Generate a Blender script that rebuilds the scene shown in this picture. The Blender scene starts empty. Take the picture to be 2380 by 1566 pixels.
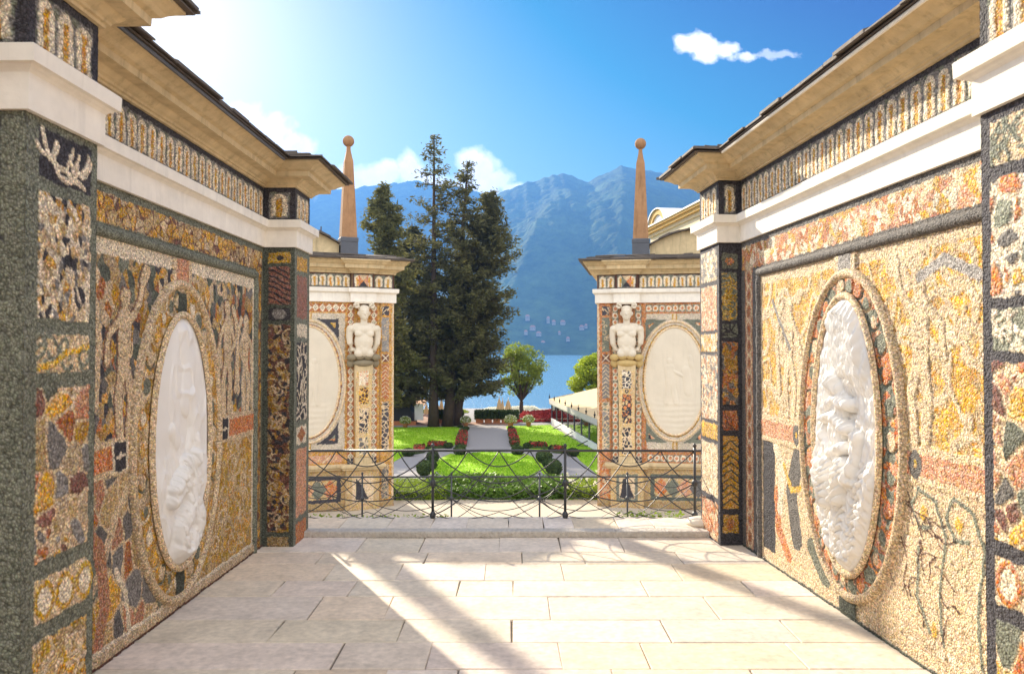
import bpy, bmesh, math, random
import numpy as np
from mathutils import Vector
R = math.radians
S = bpy.context.scene
COL = S.collection
rng = np.random.default_rng(7)
random.seed(7)

# ------------------------------------------------------------------ camera, sky, sun, exposure
cam_d = bpy.data.cameras.new("camera")
cam = bpy.data.objects.new("camera", cam_d)
COL.objects.link(cam)
cam.location = (0, 0, 1.6)
PITCH = 1.08
cam.rotation_euler = (R(90 + PITCH), 0, 0)
cam_d.sensor_width = 36
FPX = 1800.0
cam_d.lens = 36 * FPX / 2380
cam_d.clip_start = 0.1
cam_d.clip_end = 60000
cam_d.dof.use_dof = True
cam_d.dof.focus_distance = 11.0
cam_d.dof.aperture_fstop = 5.0
S.camera = cam

SUN_EL = 24.6
SUN_AZ = 28.0            # degrees left of +Y
sd = Vector((-math.sin(R(SUN_AZ)) * math.cos(R(SUN_EL)), math.cos(R(SUN_AZ)) * math.cos(R(SUN_EL)), math.sin(R(SUN_EL))))
w = bpy.data.worlds.new("World")
S.world = w
w.use_nodes = True
nt = w.node_tree
nt.nodes.clear()
def N(t, ty, **kw):
    n = t.nodes.new(ty)
    for k, v in kw.items():
        if hasattr(n, k) and not k.startswith('in_'):
            setattr(n, k, v)
    return n
def math_n(t, op, a, b=None, c=None, clamp=False):
    n = t.nodes.new('ShaderNodeMath'); n.operation = op; n.use_clamp = clamp
    for i, v in enumerate((a, b, c)):
        if v is None: continue
        if isinstance(v, (int, float)): n.inputs[i].default_value = v
        else: t.links.new(v, n.inputs[i])
    return n.outputs[0]
sky = N(nt, 'ShaderNodeTexSky')
sky.sky_type = 'NISHITA'
sky.sun_disc = False
sky.sun_elevation = R(SUN_EL)
sky.sun_rotation = R(-SUN_AZ)
sky.altitude = 300
sky.air_density = 1.15
sky.dust_density = 0.5
sky.ozone_density = 3.0
# deepen the clear blue away from the sun
gr = N(nt, 'ShaderNodeVectorMath'); gr.operation = 'MULTIPLY_ADD'; gr.inputs[1].default_value = (.78, .64, .37); gr.inputs[2].default_value = (-2.12, -1.76, -0.93)
nt.links.new(sky.outputs[0], gr.inputs[0])
hs = N(nt, 'ShaderNodeVectorMath'); hs.operation = 'MAXIMUM'; hs.inputs[1].default_value = (.0, .12, .62)
nt.links.new(gr.outputs[0], hs.inputs[0])
geo = N(nt, 'ShaderNodeTexCoord')
sep = N(nt, 'ShaderNodeSeparateXYZ')
nt.links.new(geo.outputs['Generated'], sep.inputs[0])
# sky direction as (azimuth tangent, elevation tangent) about the valley axis
az = math_n(nt, 'DIVIDE', sep.outputs[0], math_n(nt, 'MAXIMUM', sep.outputs[1], 0.05))
el = math_n(nt, 'DIVIDE', sep.outputs[2], math_n(nt, 'MAXIMUM', sep.outputs[1], 0.05))
cmb = N(nt, 'ShaderNodeCombineXYZ')
nt.links.new(az, cmb.inputs[0]); nt.links.new(el, cmb.inputs[1])
nz = N(nt, 'ShaderNodeTexNoise'); nz.inputs['Scale'].default_value = 38; nz.inputs['Detail'].default_value = 10; nz.inputs['Roughness'].default_value = 0.58
nt.links.new(cmb.outputs[0], nz.inputs['Vector'])
vz = N(nt, 'ShaderNodeTexVoronoi'); vz.inputs['Scale'].default_value = 55
vz.feature = 'SMOOTH_F1'
nt.links.new(cmb.outputs[0], vz.inputs['Vector'])
nzc = math_n(nt, 'ADD', math_n(nt, 'MULTIPLY_ADD', nz.outputs[0], 2.6, -1.3), math_n(nt, 'MULTIPLY_ADD', vz.outputs['Distance'], -0.9, 0.3))
clouds = None
# (azimuth tangent, elevation tangent, half width, half height, ragged, strength)
CL = [(0.235, 0.400, 0.030, 0.020, 0.55, 1.0), (0.262, 0.390, 0.045, 0.017, 0.6, 1.0), (0.30, 0.383, 0.03, 0.009, 0.9, 0.8), (0.345, 0.386, 0.04, 0.007, 1.2, 0.45),
      (-0.315, 0.285, 0.040, 0.028, 0.45, 1.0), (-0.28, 0.268, 0.03, 0.02, 0.45, 1.0), (-0.35, 0.31, 0.03, 0.02, 0.6, 0.9),
      (-0.20, 0.222, 0.055, 0.022, 0.4, 1.0), (-0.165, 0.232, 0.035, 0.020, 0.4, 1.0), (-0.133, 0.236, 0.022, 0.028, 0.4, 1.0), (-0.11, 0.215, 0.05, 0.02, 0.4, 1.0),
      (-0.056, 0.248, 0.020, 0.022, 0.4, 1.0), (-0.040, 0.238, 0.028, 0.026, 0.4, 1.0), (-0.018, 0.222, 0.030, 0.018, 0.4, 1.0), (-0.05, 0.21, 0.05, 0.025, 0.4, 1.0), (0.0, 0.212, 0.022, 0.012, 0.5, 1.0)]
for (a, e, wa, he, rg, stg) in CL:
    dx = math_n(nt, 'DIVIDE', math_n(nt, 'SUBTRACT', az, a), wa)
    dy = math_n(nt, 'DIVIDE', math_n(nt, 'SUBTRACT', el, e), he)
    d = math_n(nt, 'SQRT', math_n(nt, 'ADD', math_n(nt, 'MULTIPLY', dx, dx), math_n(nt, 'MULTIPLY', dy, dy)))
    v = math_n(nt, 'ADD', math_n(nt, 'SUBTRACT', 1.0, d), math_n(nt, 'MULTIPLY', nzc, rg))
    v = math_n(nt, 'MULTIPLY', math_n(nt, 'MULTIPLY', v, 2.4, clamp=True), stg)
    clouds = v if clouds is None else math_n(nt, 'MAXIMUM', clouds, v)
front = math_n(nt, 'MULTIPLY', math_n(nt, 'GREATER_THAN', sep.outputs[1], 0.3), math_n(nt, 'MINIMUM', clouds, 1.0))
cr = N(nt, 'ShaderNodeMixRGB'); cr.inputs[1].default_value = (4.0, 3.9, 4.0, 1); cr.inputs[2].default_value = (7.5, 7.1, 6.8, 1)
nt.links.new(nz.outputs[0], cr.inputs[0])
mx = N(nt, 'ShaderNodeMixRGB')
nt.links.new(front, mx.inputs[0]); nt.links.new(hs.outputs[0], mx.inputs[1]); nt.links.new(cr.outputs[0], mx.inputs[2])
bg = N(nt, 'ShaderNodeBackground'); bg.inputs['Strength'].default_value = 0.11
wo = N(nt, 'ShaderNodeOutputWorld')
# bright broken cloud overhead and behind, unseen, added as fill for shaded surfaces
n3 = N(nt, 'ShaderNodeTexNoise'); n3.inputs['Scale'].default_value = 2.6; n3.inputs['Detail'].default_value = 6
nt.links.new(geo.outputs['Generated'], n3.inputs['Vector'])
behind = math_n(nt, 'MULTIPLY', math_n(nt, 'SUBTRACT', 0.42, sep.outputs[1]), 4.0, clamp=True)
fill_cov = math_n(nt, 'MULTIPLY', math_n(nt, 'SUBTRACT', n3.outputs[0], 0.38), 6.0, clamp=True)
fill_cov = math_n(nt, 'MULTIPLY', math_n(nt, 'MULTIPLY', fill_cov, behind), math_n(nt, 'GREATER_THAN', sep.outputs[2], 0.0))
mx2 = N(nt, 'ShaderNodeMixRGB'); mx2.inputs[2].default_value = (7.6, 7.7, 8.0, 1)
nt.links.new(fill_cov, mx2.inputs[0]); nt.links.new(mx.outputs[0], mx2.inputs[1]); mx = mx2
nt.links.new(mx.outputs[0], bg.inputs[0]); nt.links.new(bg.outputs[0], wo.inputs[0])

sun_d = bpy.data.lights.new("sun", 'SUN')
sun_d.energy = 5.0; sun_d.angle = R(0.75); sun_d.color = (1.0, 0.88, 0.70)
sun = bpy.data.objects.new("sun", sun_d); COL.objects.link(sun)
sun.rotation_euler = sd.to_track_quat('Z', 'Y').to_euler()
sun.location = (-20, 30, 30)
S.view_settings.view_transform = 'Standard'
S.view_settings.look = 'None'
S.view_settings.gamma = 1
S.view_settings.exposure = 1.70
S.cycles.max_bounces = 10
S.cycles.diffuse_bounces = 5
S.cycles.transparent_max_bounces = 16

# ------------------------------------------------------------------ helpers
def tag(o, label=None, cat=None, group=None, kind=None):
    if label: o['label'] = label
    if cat: o['category'] = cat
    if group: o['group'] = group
    if kind: o['kind'] = kind
    return o
def empty(name, loc, label, cat, group=None):
    o = bpy.data.objects.new(name, None); COL.objects.link(o)
    o.location = loc; o.empty_display_size = 0.2
    return tag(o, label, cat, group)
def mesh_np(name, V, F, smooth=False, col=None):
    """V (n,3); F list of faces or (m,k) array"""
    me = bpy.data.meshes.new(name)
    V = np.asarray(V, dtype=np.float32).reshape(-1, 3)
    if isinstance(F, np.ndarray):
        m, k = F.shape
        me.vertices.add(len(V)); me.vertices.foreach_set('co', V.ravel())
        me.loops.add(m * k); me.loops.foreach_set('vertex_index', F.astype(np.int32).ravel())
        me.polygons.add(m)
        me.polygons.foreach_set('loop_start', np.arange(0, m * k, k, dtype=np.int32))
        me.update(calc_edges=True)
    else:
        me.from_pydata(V.tolist(), [], F); me.update()
    if smooth:
        me.polygons.foreach_set('use_smooth', np.ones(len(me.polygons), dtype=bool))
    if col is not None:
        ca = me.color_attributes.new('Col', 'FLOAT_COLOR', 'POINT')
        c4 = np.ones((len(V), 4), dtype=np.float32); c4[:, :3] = np.asarray(col).reshape(-1, 3)
        ca.data.foreach_set('color', c4.ravel())
    return me
def link(name, V, F, mat, parent=None, loc=None, smooth=False, col=None, recalc=False):
    V = np.asarray(V, dtype=np.float64).reshape(-1, 3)
    if parent is not None:
        p = parent; o0 = Vector((0, 0, 0))
        while p is not None:
            o0 = o0 + p.location; p = p.parent
        org = np.array(o0)
        me = mesh_np(name, V - org, F, smooth, col)
        o = bpy.data.objects.new(name, me); o.parent = parent
    else:
        org = np.array(loc) if loc is not None else np.array([V[:, 0].mean(), V[:, 1].mean(), V[:, 2].min()])
        me = mesh_np(name, V - org, F, smooth, col)
        o = bpy.data.objects.new(name, me); o.location = org
    if recalc:
        bm = bmesh.new(); bm.from_mesh(me); bmesh.ops.recalc_face_normals(bm, faces=bm.faces); bm.to_mesh(me); bm.free()
    if mat is not None: me.materials.append(mat)
    COL.objects.link(o)
    return o
class MB:
    def __init__(s, xf=None): s.V = []; s.F = []; s.xf = xf
    def add(s, vs, fs):
        b = len(s.V)
        s.V += [s.xf(*v) if s.xf else tuple(v) for v in vs]
        s.F += [tuple(b + i for i in f) for f in fs]
    def box(s, x0, x1, y0, y1, z0, z1):
        s.add([(x0, y0, z0), (x1, y0, z0), (x1, y1, z0), (x0, y1, z0), (x0, y0, z1), (x1, y0, z1), (x1, y1, z1), (x0, y1, z1)],
              [(0, 3, 2, 1), (4, 5, 6, 7), (0, 1, 5, 4), (1, 2, 6, 5), (2, 3, 7, 6), (3, 0, 4, 7)])
    def prism(s, poly, z0, z1):
        n = len(poly)
        s.add([(x, y, z0) for x, y in poly] + [(x, y, z1) for x, y in poly],
              [tuple(range(n - 1, -1, -1)), tuple(range(n, 2 * n))] + [(i, (i + 1) % n, n + (i + 1) % n, n + i) for i in range(n)])
    def tube(s, pts, r, n=6, cap=True):
        pts = [Vector(p) for p in pts]; vs = []; fs = []
        rr = r if isinstance(r, (list, tuple)) else [r] * len(pts)
        for i, p in enumerate(pts):
            t = (pts[min(i + 1, len(pts) - 1)] - pts[max(i - 1, 0)])
            t = t.normalized() if t.length > 1e-9 else Vector((0, 0, 1))
            a = t.cross(Vector((0, 0, 1))) if abs(t.z) < 0.9 else t.cross(Vector((1, 0, 0)))
            a.normalize(); b = t.cross(a)
            for k in range(n):
                th = 2 * math.pi * k / n
                vs.append(tuple(p + (a * math.cos(th) + b * math.sin(th)) * rr[i]))
        for i in range(len(pts) - 1):
            for k in range(n):
                fs.append((i * n + k, i * n + (k + 1) % n, (i + 1) * n + (k + 1) % n, (i + 1) * n + k))
        if cap:
            fs.append(tuple(range(n))); fs.append(tuple((len(pts) - 1) * n + k for k in range(n - 1, -1, -1)))
        s.add(vs, fs)
    def lathe(s, cx, cy, prof, n=16, sx=1, sy=1):
        vs = []; fs = []
        for r, z in prof:
            for k in range(n):
                th = 2 * math.pi * (k + 0.5) / n
                vs.append((cx + r * sx * math.cos(th), cy + r * sy * math.sin(th), z))
        for i in range(len(prof) - 1):
            for k in range(n):
                fs.append((i * n + k, i * n + (k + 1) % n, (i + 1) * n + (k + 1) % n, (i + 1) * n + k))
        fs.append(tuple(range(n - 1, -1, -1))); fs.append(tuple((len(prof) - 1) * n + k for k in range(n)))
        s.add(vs, fs)
    def ell(s, c, r, nu=14, nv=10, rot=None):
        vs = []; fs = []
        for i in range(nv + 1):
            ph = math.pi * i / nv
            for k in range(nu):
                th = 2 * math.pi * k / nu
                v = Vector((r[0] * math.sin(ph) * math.cos(th), r[1] * math.sin(ph) * math.sin(th), r[2] * math.cos(ph)))
                if rot: v.rotate(rot)
                vs.append((c[0] + v.x, c[1] + v.y, c[2] + v.z))
        for i in range(nv):
            for k in range(nu):
                fs.append((i * nu + k, (i + 1) * nu + k, (i + 1) * nu + (k + 1) % nu, i * nu + (k + 1) % nu))
        s.add(vs, fs)
    def build(s, name, mat, parent=None, smooth=False, loc=None, recalc=True):
        return link(name, s.V, s.F, mat, parent, loc, smooth, None, recalc)
def P(x, y, Z):
    """measured point: photo pixel at a chosen real distance"""
    t = R(PITCH); dx = (x - 1190) / FPX; dy = (783 - y) / FPX
    d = (dx, math.cos(t) - dy * math.sin(t), math.sin(t) + dy * math.cos(t))
    k = Z / d[1]
    return (d[0] * k, Z, 1.6 + d[2] * k)
GZ = -5.1
def G(x, y, z=GZ):
    t = R(PITCH); dx = (x - 1190) / FPX; dy = (783 - y) / FPX
    d = (dx, math.cos(t) - dy * math.sin(t), math.sin(t) + dy * math.cos(t))
    k = (z - 1.6) / d[2]
    return (d[0] * k, d[1] * k)

# ------------------------------------------------------------------ materials
def mat(name, color=(0.5, 0.5, 0.5), rough=0.7, nscale=0, namt=0.2, bump=0, bscale=60, metal=0, spec=0.3, coord='Object', stain=0, trans=0, nscale2=None, streak=0):
    m = bpy.data.materials.new(name); m.use_nodes = True; t = m.node_tree; b = t.nodes['Principled BSDF']
    b.inputs['Base Color'].default_value = (*color, 1); b.inputs['Roughness'].default_value = rough
    b.inputs['Metallic'].default_value = metal; b.inputs['Specular IOR Level'].default_value = spec
    tc = N(t, 'ShaderNodeTexCoord')
    src = None
    if nscale:
        n = N(t, 'ShaderNodeTexNoise'); n.inputs['Scale'].default_value = nscale; n.inputs['Detail'].default_value = 7; n.inputs['Roughness'].default_value = 0.65
        t.links.new(tc.outputs[coord], n.inputs['Vector'])
        f = math_n(t, 'MULTIPLY_ADD', n.outputs[0], namt * 4, 1 - namt * 2)
        if nscale2:
            n2 = N(t, 'ShaderNodeTexNoise'); n2.inputs['Scale'].default_value = nscale2; n2.inputs['Detail'].default_value = 3
            t.links.new(tc.outputs[coord], n2.inputs['Vector'])
            f = math_n(t, 'MULTIPLY', f, math_n(t, 'MULTIPLY_ADD', n2.outputs[0], namt * 3, 1 - namt * 1.5))
        if streak:      # rain streaks and patchy dirt that stay with the stone
            mp = N(t, 'ShaderNodeMapping'); mp.inputs['Scale'].default_value = (9, 9, .9); t.links.new(tc.outputs[coord], mp.inputs[0])
            n3 = N(t, 'ShaderNodeTexNoise'); n3.inputs['Scale'].default_value = 1.6; n3.inputs['Detail'].default_value = 6; n3.inputs['Roughness'].default_value = 0.7
            t.links.new(mp.outputs[0], n3.inputs['Vector'])
            f = math_n(t, 'MULTIPLY', f, math_n(t, 'SUBTRACT', 1.0, math_n(t, 'MULTIPLY', math_n(t, 'MULTIPLY', math_n(t, 'SUBTRACT', n3.outputs[0], 0.52), 5.0, clamp=True), streak)))
        mm = N(t, 'ShaderNodeVectorMath'); mm.operation = 'SCALE'; mm.inputs[0].default_value = color
        t.links.new(f, mm.inputs['Scale']); t.links.new(mm.outputs[0], b.inputs['Base Color'])
        src = mm.outputs[0]
    if bump:
        n = N(t, 'ShaderNodeTexNoise'); n.inputs['Scale'].default_value = bscale; n.inputs['Detail'].default_value = 5
        t.links.new(tc.outputs[coord], n.inputs['Vector'])
        bn = N(t, 'ShaderNodeBump'); bn.inputs['Strength'].default_value = 1; bn.inputs['Distance'].default_value = bump
        t.links.new(n.outputs[0], bn.inputs['Height']); t.links.new(bn.outputs[0], b.inputs['Normal'])
    if trans:
        tr = N(t, 'ShaderNodeBsdfTranslucent'); ms = N(t, 'ShaderNodeMixShader'); ms.inputs[0].default_value = trans
        if src: t.links.new(src, tr.inputs[0])
        else: tr.inputs[0].default_value = (*color, 1)
        out = t.nodes['Material Output']
        t.links.new(b.outputs[0], ms.inputs[1]); t.links.new(tr.outputs[0], ms.inputs[2]); t.links.new(ms.outputs[0], out.inputs[0])
    return m
def mosaic_mat(name, scale=60, bump=0.006, vary=0.42, gap=0.45):
    """river pebbles and chips set in mortar; stone colour laid out per area in the mesh colour attribute"""
    m = bpy.data.materials.new(name); m.use_nodes = True; t = m.node_tree; b = t.nodes['Principled BSDF']
    b.inputs['Roughness'].default_value = 0.75; b.inputs['Specular IOR Level'].default_value = 0.25
    tc = N(t, 'ShaderNodeTexCoord'); at = N(t, 'ShaderNodeAttribute'); at.attribute_name = 'Col'
    nz = N(t, 'ShaderNodeTexNoise'); nz.inputs['Scale'].default_value = 18; nz.inputs['Detail'].default_value = 2
    t.links.new(tc.outputs['Object'], nz.inputs['Vector'])
    wv = N(t, 'ShaderNodeVectorMath'); wv.operation = 'MULTIPLY_ADD'
    t.links.new(nz.outputs['Color'], wv.inputs[0]); wv.inputs[1].default_value = (0.03, 0.03, 0.03); t.links.new(tc.outputs['Object'], wv.inputs[2])
    v = N(t, 'ShaderNodeTexVoronoi'); v.inputs['Scale'].default_value = scale
    t.links.new(wv.outputs[0], v.inputs['Vector'])
    sc = N(t, 'ShaderNodeSeparateColor'); t.links.new(v.outputs['Color'], sc.inputs[0])
    f = math_n(t, 'MULTIPLY_ADD', sc.outputs[0], 2 * vary, 1 - vary)
    g = math_n(t, 'MULTIPLY_ADD', v.outputs['Distance'], -gap * 1.3, 1 + gap * 0.35, clamp=False)
    f = math_n(t, 'MULTIPLY', f, g)
    big = N(t, 'ShaderNodeTexNoise'); big.inputs['Scale'].default_value = 5; big.inputs['Detail'].default_value = 4
    t.links.new(tc.outputs['Object'], big.inputs['Vector'])
    f = math_n(t, 'MULTIPLY', f, math_n(t, 'MULTIPLY_ADD', big.outputs[0], 0.5, 0.75))
    mm = N(t, 'ShaderNodeVectorMath'); mm.operation = 'SCALE'
    t.links.new(at.outputs['Color'], mm.inputs[0]); t.links.new(f, mm.inputs['Scale'])
    hu = N(t, 'ShaderNodeHueSaturation')
    t.links.new(mm.outputs[0], hu.inputs['Color'])
    t.links.new(math_n(t, 'MULTIPLY_ADD', sc.outputs[1], 0.05, 0.475), hu.inputs['Hue'])
    t.links.new(math_n(t, 'MULTIPLY_ADD', sc.outputs[2], 0.5, 0.75), hu.inputs['Saturation'])
    t.links.new(hu.outputs[0], b.inputs['Base Color'])
    bn = N(t, 'ShaderNodeBump'); bn.inputs['Strength'].default_value = 1; bn.inputs['Distance'].default_value = bump; bn.invert = True
    t.links.new(v.outputs['Distance'], bn.inputs['Height']); t.links.new(bn.outputs[0], b.inputs['Normal'])
    return m
def attr_mat(name, rough=0.8, nscale=8, namt=0.12, bump=0.002, bscale=40, spec=0.3):
    m = mat(name, (1, 1, 1), rough, nscale, namt, bump, bscale, spec=spec, nscale2=nscale * 6, streak=.16)
    t = m.node_tree; at = N(t, 'ShaderNodeAttribute'); at.attribute_name = 'Col'
    for n in t.nodes:
        if n.type == 'VECT_MATH' and n.operation == 'SCALE': t.links.new(at.outputs['Color'], n.inputs[0])
    return m
M = {}
M['mosaic'] = mosaic_mat('pebble_mosaic', 105, 0.005, 0.45, 0.75)
M['mosaic_far'] = mosaic_mat('fine_pebble_mosaic', 75, 0.003, 0.25, 0.3)
M['plaster'] = mat('white_plaster', (0.80, 0.745, 0.65), 0.85, 2.5, 0.07, 0.003, 18, nscale2=14, streak=.13)
M['ochre_plaster'] = mat('ochre_plaster', (0.58, 0.45, 0.26), 0.85, 2.2, 0.17, 0.004, 20, nscale2=11, streak=.30)
M['marble'] = mat('white_marble', (0.78, 0.76, 0.72), 0.5, 3, 0.05, 0.001, 40)
M['marble_far'] = mat('aged_marble', (0.68, 0.60, 0.47), 0.6, 4, 0.06, 0.0015, 30, streak=.07)
M['slate'] = mat('slate', (0.11, 0.09, 0.075), 0.75, 6, 0.25, 0.004, 40)
M['lead'] = mat('lead_grey', (0.10, 0.105, 0.12), 0.55, 5, 0.15)
M['terracotta'] = mat('terracotta_stone', (0.36, 0.20, 0.10), 0.85, 5, 0.24, 0.006, 40, streak=.35)
M['slab'] = attr_mat('stone_slab', 0.75, 4, 0.19, 0.004, 22)
M['grout'] = mat('dark_joint', (0.20, 0.17, 0.13), 0.95, 12, 0.2)
M['rough_stone'] = mat('rough_stone', (0.50, 0.46, 0.40), 0.9, 30, 0.22, 0.02, 45)
M['gravel'] = mat('pale_gravel', (0.50, 0.43, 0.33), 0.95, 25, 0.16, 0.01, 60)
M['iron'] = mat('wrought_iron', (0.03, 0.032, 0.034), 0.45, 20, 0.2, spec=0.6)
M['leaf_near'] = mat('hedge_leaf', (0.11, 0.20, 0.03), 0.55, 3, 0.25, trans=0.35)
M['leaf_clip'] = mat('clipped_leaf', (0.26, 0.36, 0.03), 0.6, 3, 0.22, trans=0.35)
M['flower_white'] = mat('white_petal', (0.8, 0.78, 0.66), 0.6, trans=0.3)
M['conifer'] = mat('conifer_needle', (0.12, 0.115, 0.042), 0.7, 0.4, 0.4, trans=0.45)
M['conifer_warm'] = mat('cedar_needle', (0.16, 0.155, 0.05), 0.7, 0.5, 0.35, trans=0.45)
M['bark'] = mat('dark_bark', (0.065, 0.045, 0.032), 0.9, 3, 0.3, 0.05, 6)
M['broad'] = mat('light_leaf', (0.26, 0.32, 0.04), 0.55, 0.7, 0.3, trans=0.45)
M['broad_yel'] = mat('yellow_leaf', (0.34, 0.42, 0.03), 0.55, 0.7, 0.3, trans=0.45)
M['topiary'] = mat('topiary_leaf', (0.055, 0.085, 0.02), 0.7, 4, 0.3, 0.05, 12, trans=0.15)
M['lawn'] = mat('lawn_grass', (0.30, 0.48, 0.012), 0.85, 1.2, 0.16, 0.02, 15, nscale2=0.25)
M['path'] = mat('grey_path', (0.30, 0.28, 0.27), 0.9, 4, 0.1, 0.005, 30)
M['red_flower'] = mat('red_petal', (0.40, 0.05, 0.04), 0.75, 9, 0.5, trans=0.2)
M['canvas'] = mat('cream_canvas', (0.72, 0.56, 0.32), 0.85, 3, 0.08, trans=0.15)
M['terra_pot'] = mat('terracotta_pot', (0.40, 0.16, 0.07), 0.85, 6, 0.15)
M['white_paint'] = mat('white_paint', (0.8, 0.8, 0.78), 0.5, 3, 0.04)
M['dark'] = mat('dark_cover', (0.02, 0.02, 0.022), 0.7, 5, 0.2)

# ------------------------------------------------------------------ stone colours (real albedo)
CR = np.array((0.74, 0.565, 0.36)); CRW = np.array((0.86, 0.73, 0.54)); OC = np.array((0.66, 0.38, 0.10)); OR = np.array((0.62, 0.25, 0.11))
PK = np.array((0.66, 0.34, 0.20)); DK = np.array((0.055, 0.052, 0.06)); GN = np.array((0.20, 0.21, 0.16)); GY = np.array((0.29, 0.27, 0.25))
BR = np.array((0.20, 0.10, 0.075)); YL = np.array((0.76, 0.48, 0.10)); GND = np.array((0.085, 0.095, 0.075)); TAN = np.array((0.54, 0.38, 0.19)); WH = np.array((0.78, 0.75, 0.68))

def vnoise(U, V, scale, seed=0):
    r = np.random.default_rng(seed); L = r.random((64, 64))
    x = U * scale; y = V * scale
    xi = np.floor(x).astype(int); yi = np.floor(y).astype(int); fx = x - xi; fy = y - yi
    fx = fx * fx * (3 - 2 * fx); fy = fy * fy * (3 - 2 * fy)
    g = lambda a, b: L[a % 64, b % 64]
    return (g(xi, yi) * (1 - fx) + g(xi + 1, yi) * fx) * (1 - fy) + (g(xi, yi + 1) * (1 - fx) + g(xi + 1, yi + 1) * fx) * fy
def fbm(U, V, scale, seed=0, o=4):
    s = 0; a = 1; tot = 0
    for i in range(o):
        s = s + a * vnoise(U + 3.1 * i, V + 1.7 * i, scale * 2 ** i, seed + i); tot += a; a *= 0.5
    return s / tot
def seg_d(U, V, a, b):
    ax, ay = a; bx, by = b; dx = bx - ax; dy = by - ay; L = dx * dx + dy * dy + 1e-12
    t = np.clip(((U - ax) * dx + (V - ay) * dy) / L, 0, 1)
    return np.hypot(U - ax - t * dx, V - ay - t * dy), t
def line_d(U, V, pts):
    d = np.full(U.shape, 9.0)
    for a, b in zip(pts[:-1], pts[1:]): d = np.minimum(d, seg_d(U, V, a, b)[0])
    return d
class Cv:
    def __init__(s, u0, u1, v0, v1, step=0.008, base=CR):
        nu = max(2, int(round((u1 - u0) / step)) + 1); nv = max(2, int(round((v1 - v0) / step)) + 1)
        s.U, s.V = np.meshgrid(np.linspace(u0, u1, nu), np.linspace(v0, v1, nv))
        s.nu, s.nv = nu, nv; s.b = (u0, u1, v0, v1)
        s.C = np.zeros((nv, nu, 3)); s.C[:] = base; s.H = np.zeros((nv, nu))
        # wobble: hand-laid edges
        s.Uw = s.U + (fbm(s.U, s.V, 22, 5, 2) - 0.5) * 0.018; s.Vw = s.V + (fbm(s.U, s.V, 22, 9, 2) - 0.5) * 0.018
    def rect(s, u0, u1, v0, v1): return (s.Uw >= u0) & (s.Uw <= u1) & (s.Vw >= v0) & (s.Vw <= v1)
    def rad(s, cu, cv, a, b): return np.hypot((s.Uw - cu) / a, (s.Vw - cv) / b)
    def line(s, pts): return line_d(s.Uw, s.Vw, pts)
    def poly(s, pts):
        ins = np.zeros(s.U.shape, bool); n = len(pts)
        for i in range(n):
            x0, y0 = pts[i]; x1, y1 = pts[(i + 1) % n]
            if y0 == y1: continue
            c = ((y0 > s.Vw) != (y1 > s.Vw)) & (s.Uw < (x1 - x0) * (s.Vw - y0) / (y1 - y0) + x0)
            ins ^= c
        return ins
    def set(s, m, c, h=None):
        s.C[m] = c
        if h is not None: s.H[m] = h
    def vor(s, m, cell, cols, grout=CRW, gw=0.008, seed=1, asp=1.0, dome=0.004):
        r = np.random.default_rng(seed); u0, u1, v0, v1 = s.b
        ys, xs = np.nonzero(m)
        if len(ys) == 0: return
        uu = s.Uw[m]; vv = s.Vw[m] / asp
        a0, a1, b0, b1 = uu.min() - cell, uu.max() + cell, vv.min() - cell, vv.max() + cell
        n = max(3, int((a1 - a0) * (b1 - b0) / cell ** 2))
        pu = r.uniform(a0, a1, n); pv = r.uniform(b0, b1, n)
        ci = r.integers(0, len(cols), n)
        d1 = np.full(len(uu), 9.); d2 = np.full(len(uu), 9.); k = np.zeros(len(uu), int)
        for i in range(n):
            d = np.hypot(uu - pu[i], vv - pv[i])
            c = d < d1
            d2 = np.where(c, d1, np.minimum(d2, d)); k = np.where(c, i, k); d1 = np.where(c, d, d1)
        cc = np.array(cols)[ci[k]] * (0.8 + 0.4 * r.random(n))[k][:, None]
        edge = (d2 - d1) < gw * 2
        if grout is not None: cc[edge] = grout
        s.C[m] = cc
        if dome: s.H[m] += np.where(edge, 0, dome)
    def mesh(s, name, fn, mt, parent, flip=False, jit=0.0025, edge=False):
        V = fn(s.U.ravel(), s.V.ravel(), (s.H * .45 + (fbm(s.U, s.V, 60, 3, 2) - 0.5) * jit * 2).ravel())
        i = np.arange(s.nu * s.nv).reshape(s.nv, s.nu)
        F = np.stack([i[:-1, :-1], i[:-1, 1:], i[1:, 1:], i[1:, :-1]], -1).reshape(-1, 4)
        if flip: F = F[:, ::-1]
        return link(name, V, F, mt, parent, smooth=True, col=s.C.reshape(-1, 3))

# ------------------------------------------------------------------ plan-path sweeps for entablatures
def offset_path(path, p):
    out = []
    n = len(path)
    def nrm(i):
        ds = path[i + 1][0] - path[i][0]; dn = path[i + 1][1] - path[i][1]; L = math.hypot(ds, dn)
        return (-dn / L, ds / L)
    for i in range(n):
        if i == 0: a = nrm(0); out.append((path[0][0] + a[0] * p, path[0][1] + a[1] * p)); continue
        if i == n - 1: a = nrm(n - 2); out.append((path[-1][0] + a[0] * p, path[-1][1] + a[1] * p)); continue
        a = nrm(i - 1); b = nrm(i); k = 1 + a[0] * b[0] + a[1] * b[1]
        out.append((path[i][0] + (a[0] + b[0]) * p / k, path[i][1] + (a[1] + b[1]) * p / k))
    return out
def sweep(path, prof, xf):
    """prof: list of (projection, z); returns V,F with a separate strip for every plan segment and profile step"""
    V = []; F = []
    rows = [offset_path(path, p) for p, z in prof]
    n = len(path)
    for j in range(len(prof)):
        for i in range(n):
            V.append(xf(rows[j][i][0], rows[j][i][1], prof[j][1]))
    for j in range(len(prof) - 1):
        for i in range(n - 1):
            F.append((j * n + i, j * n + i + 1, (j + 1) * n + i + 1, (j + 1) * n + i))
    return V, F
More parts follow.
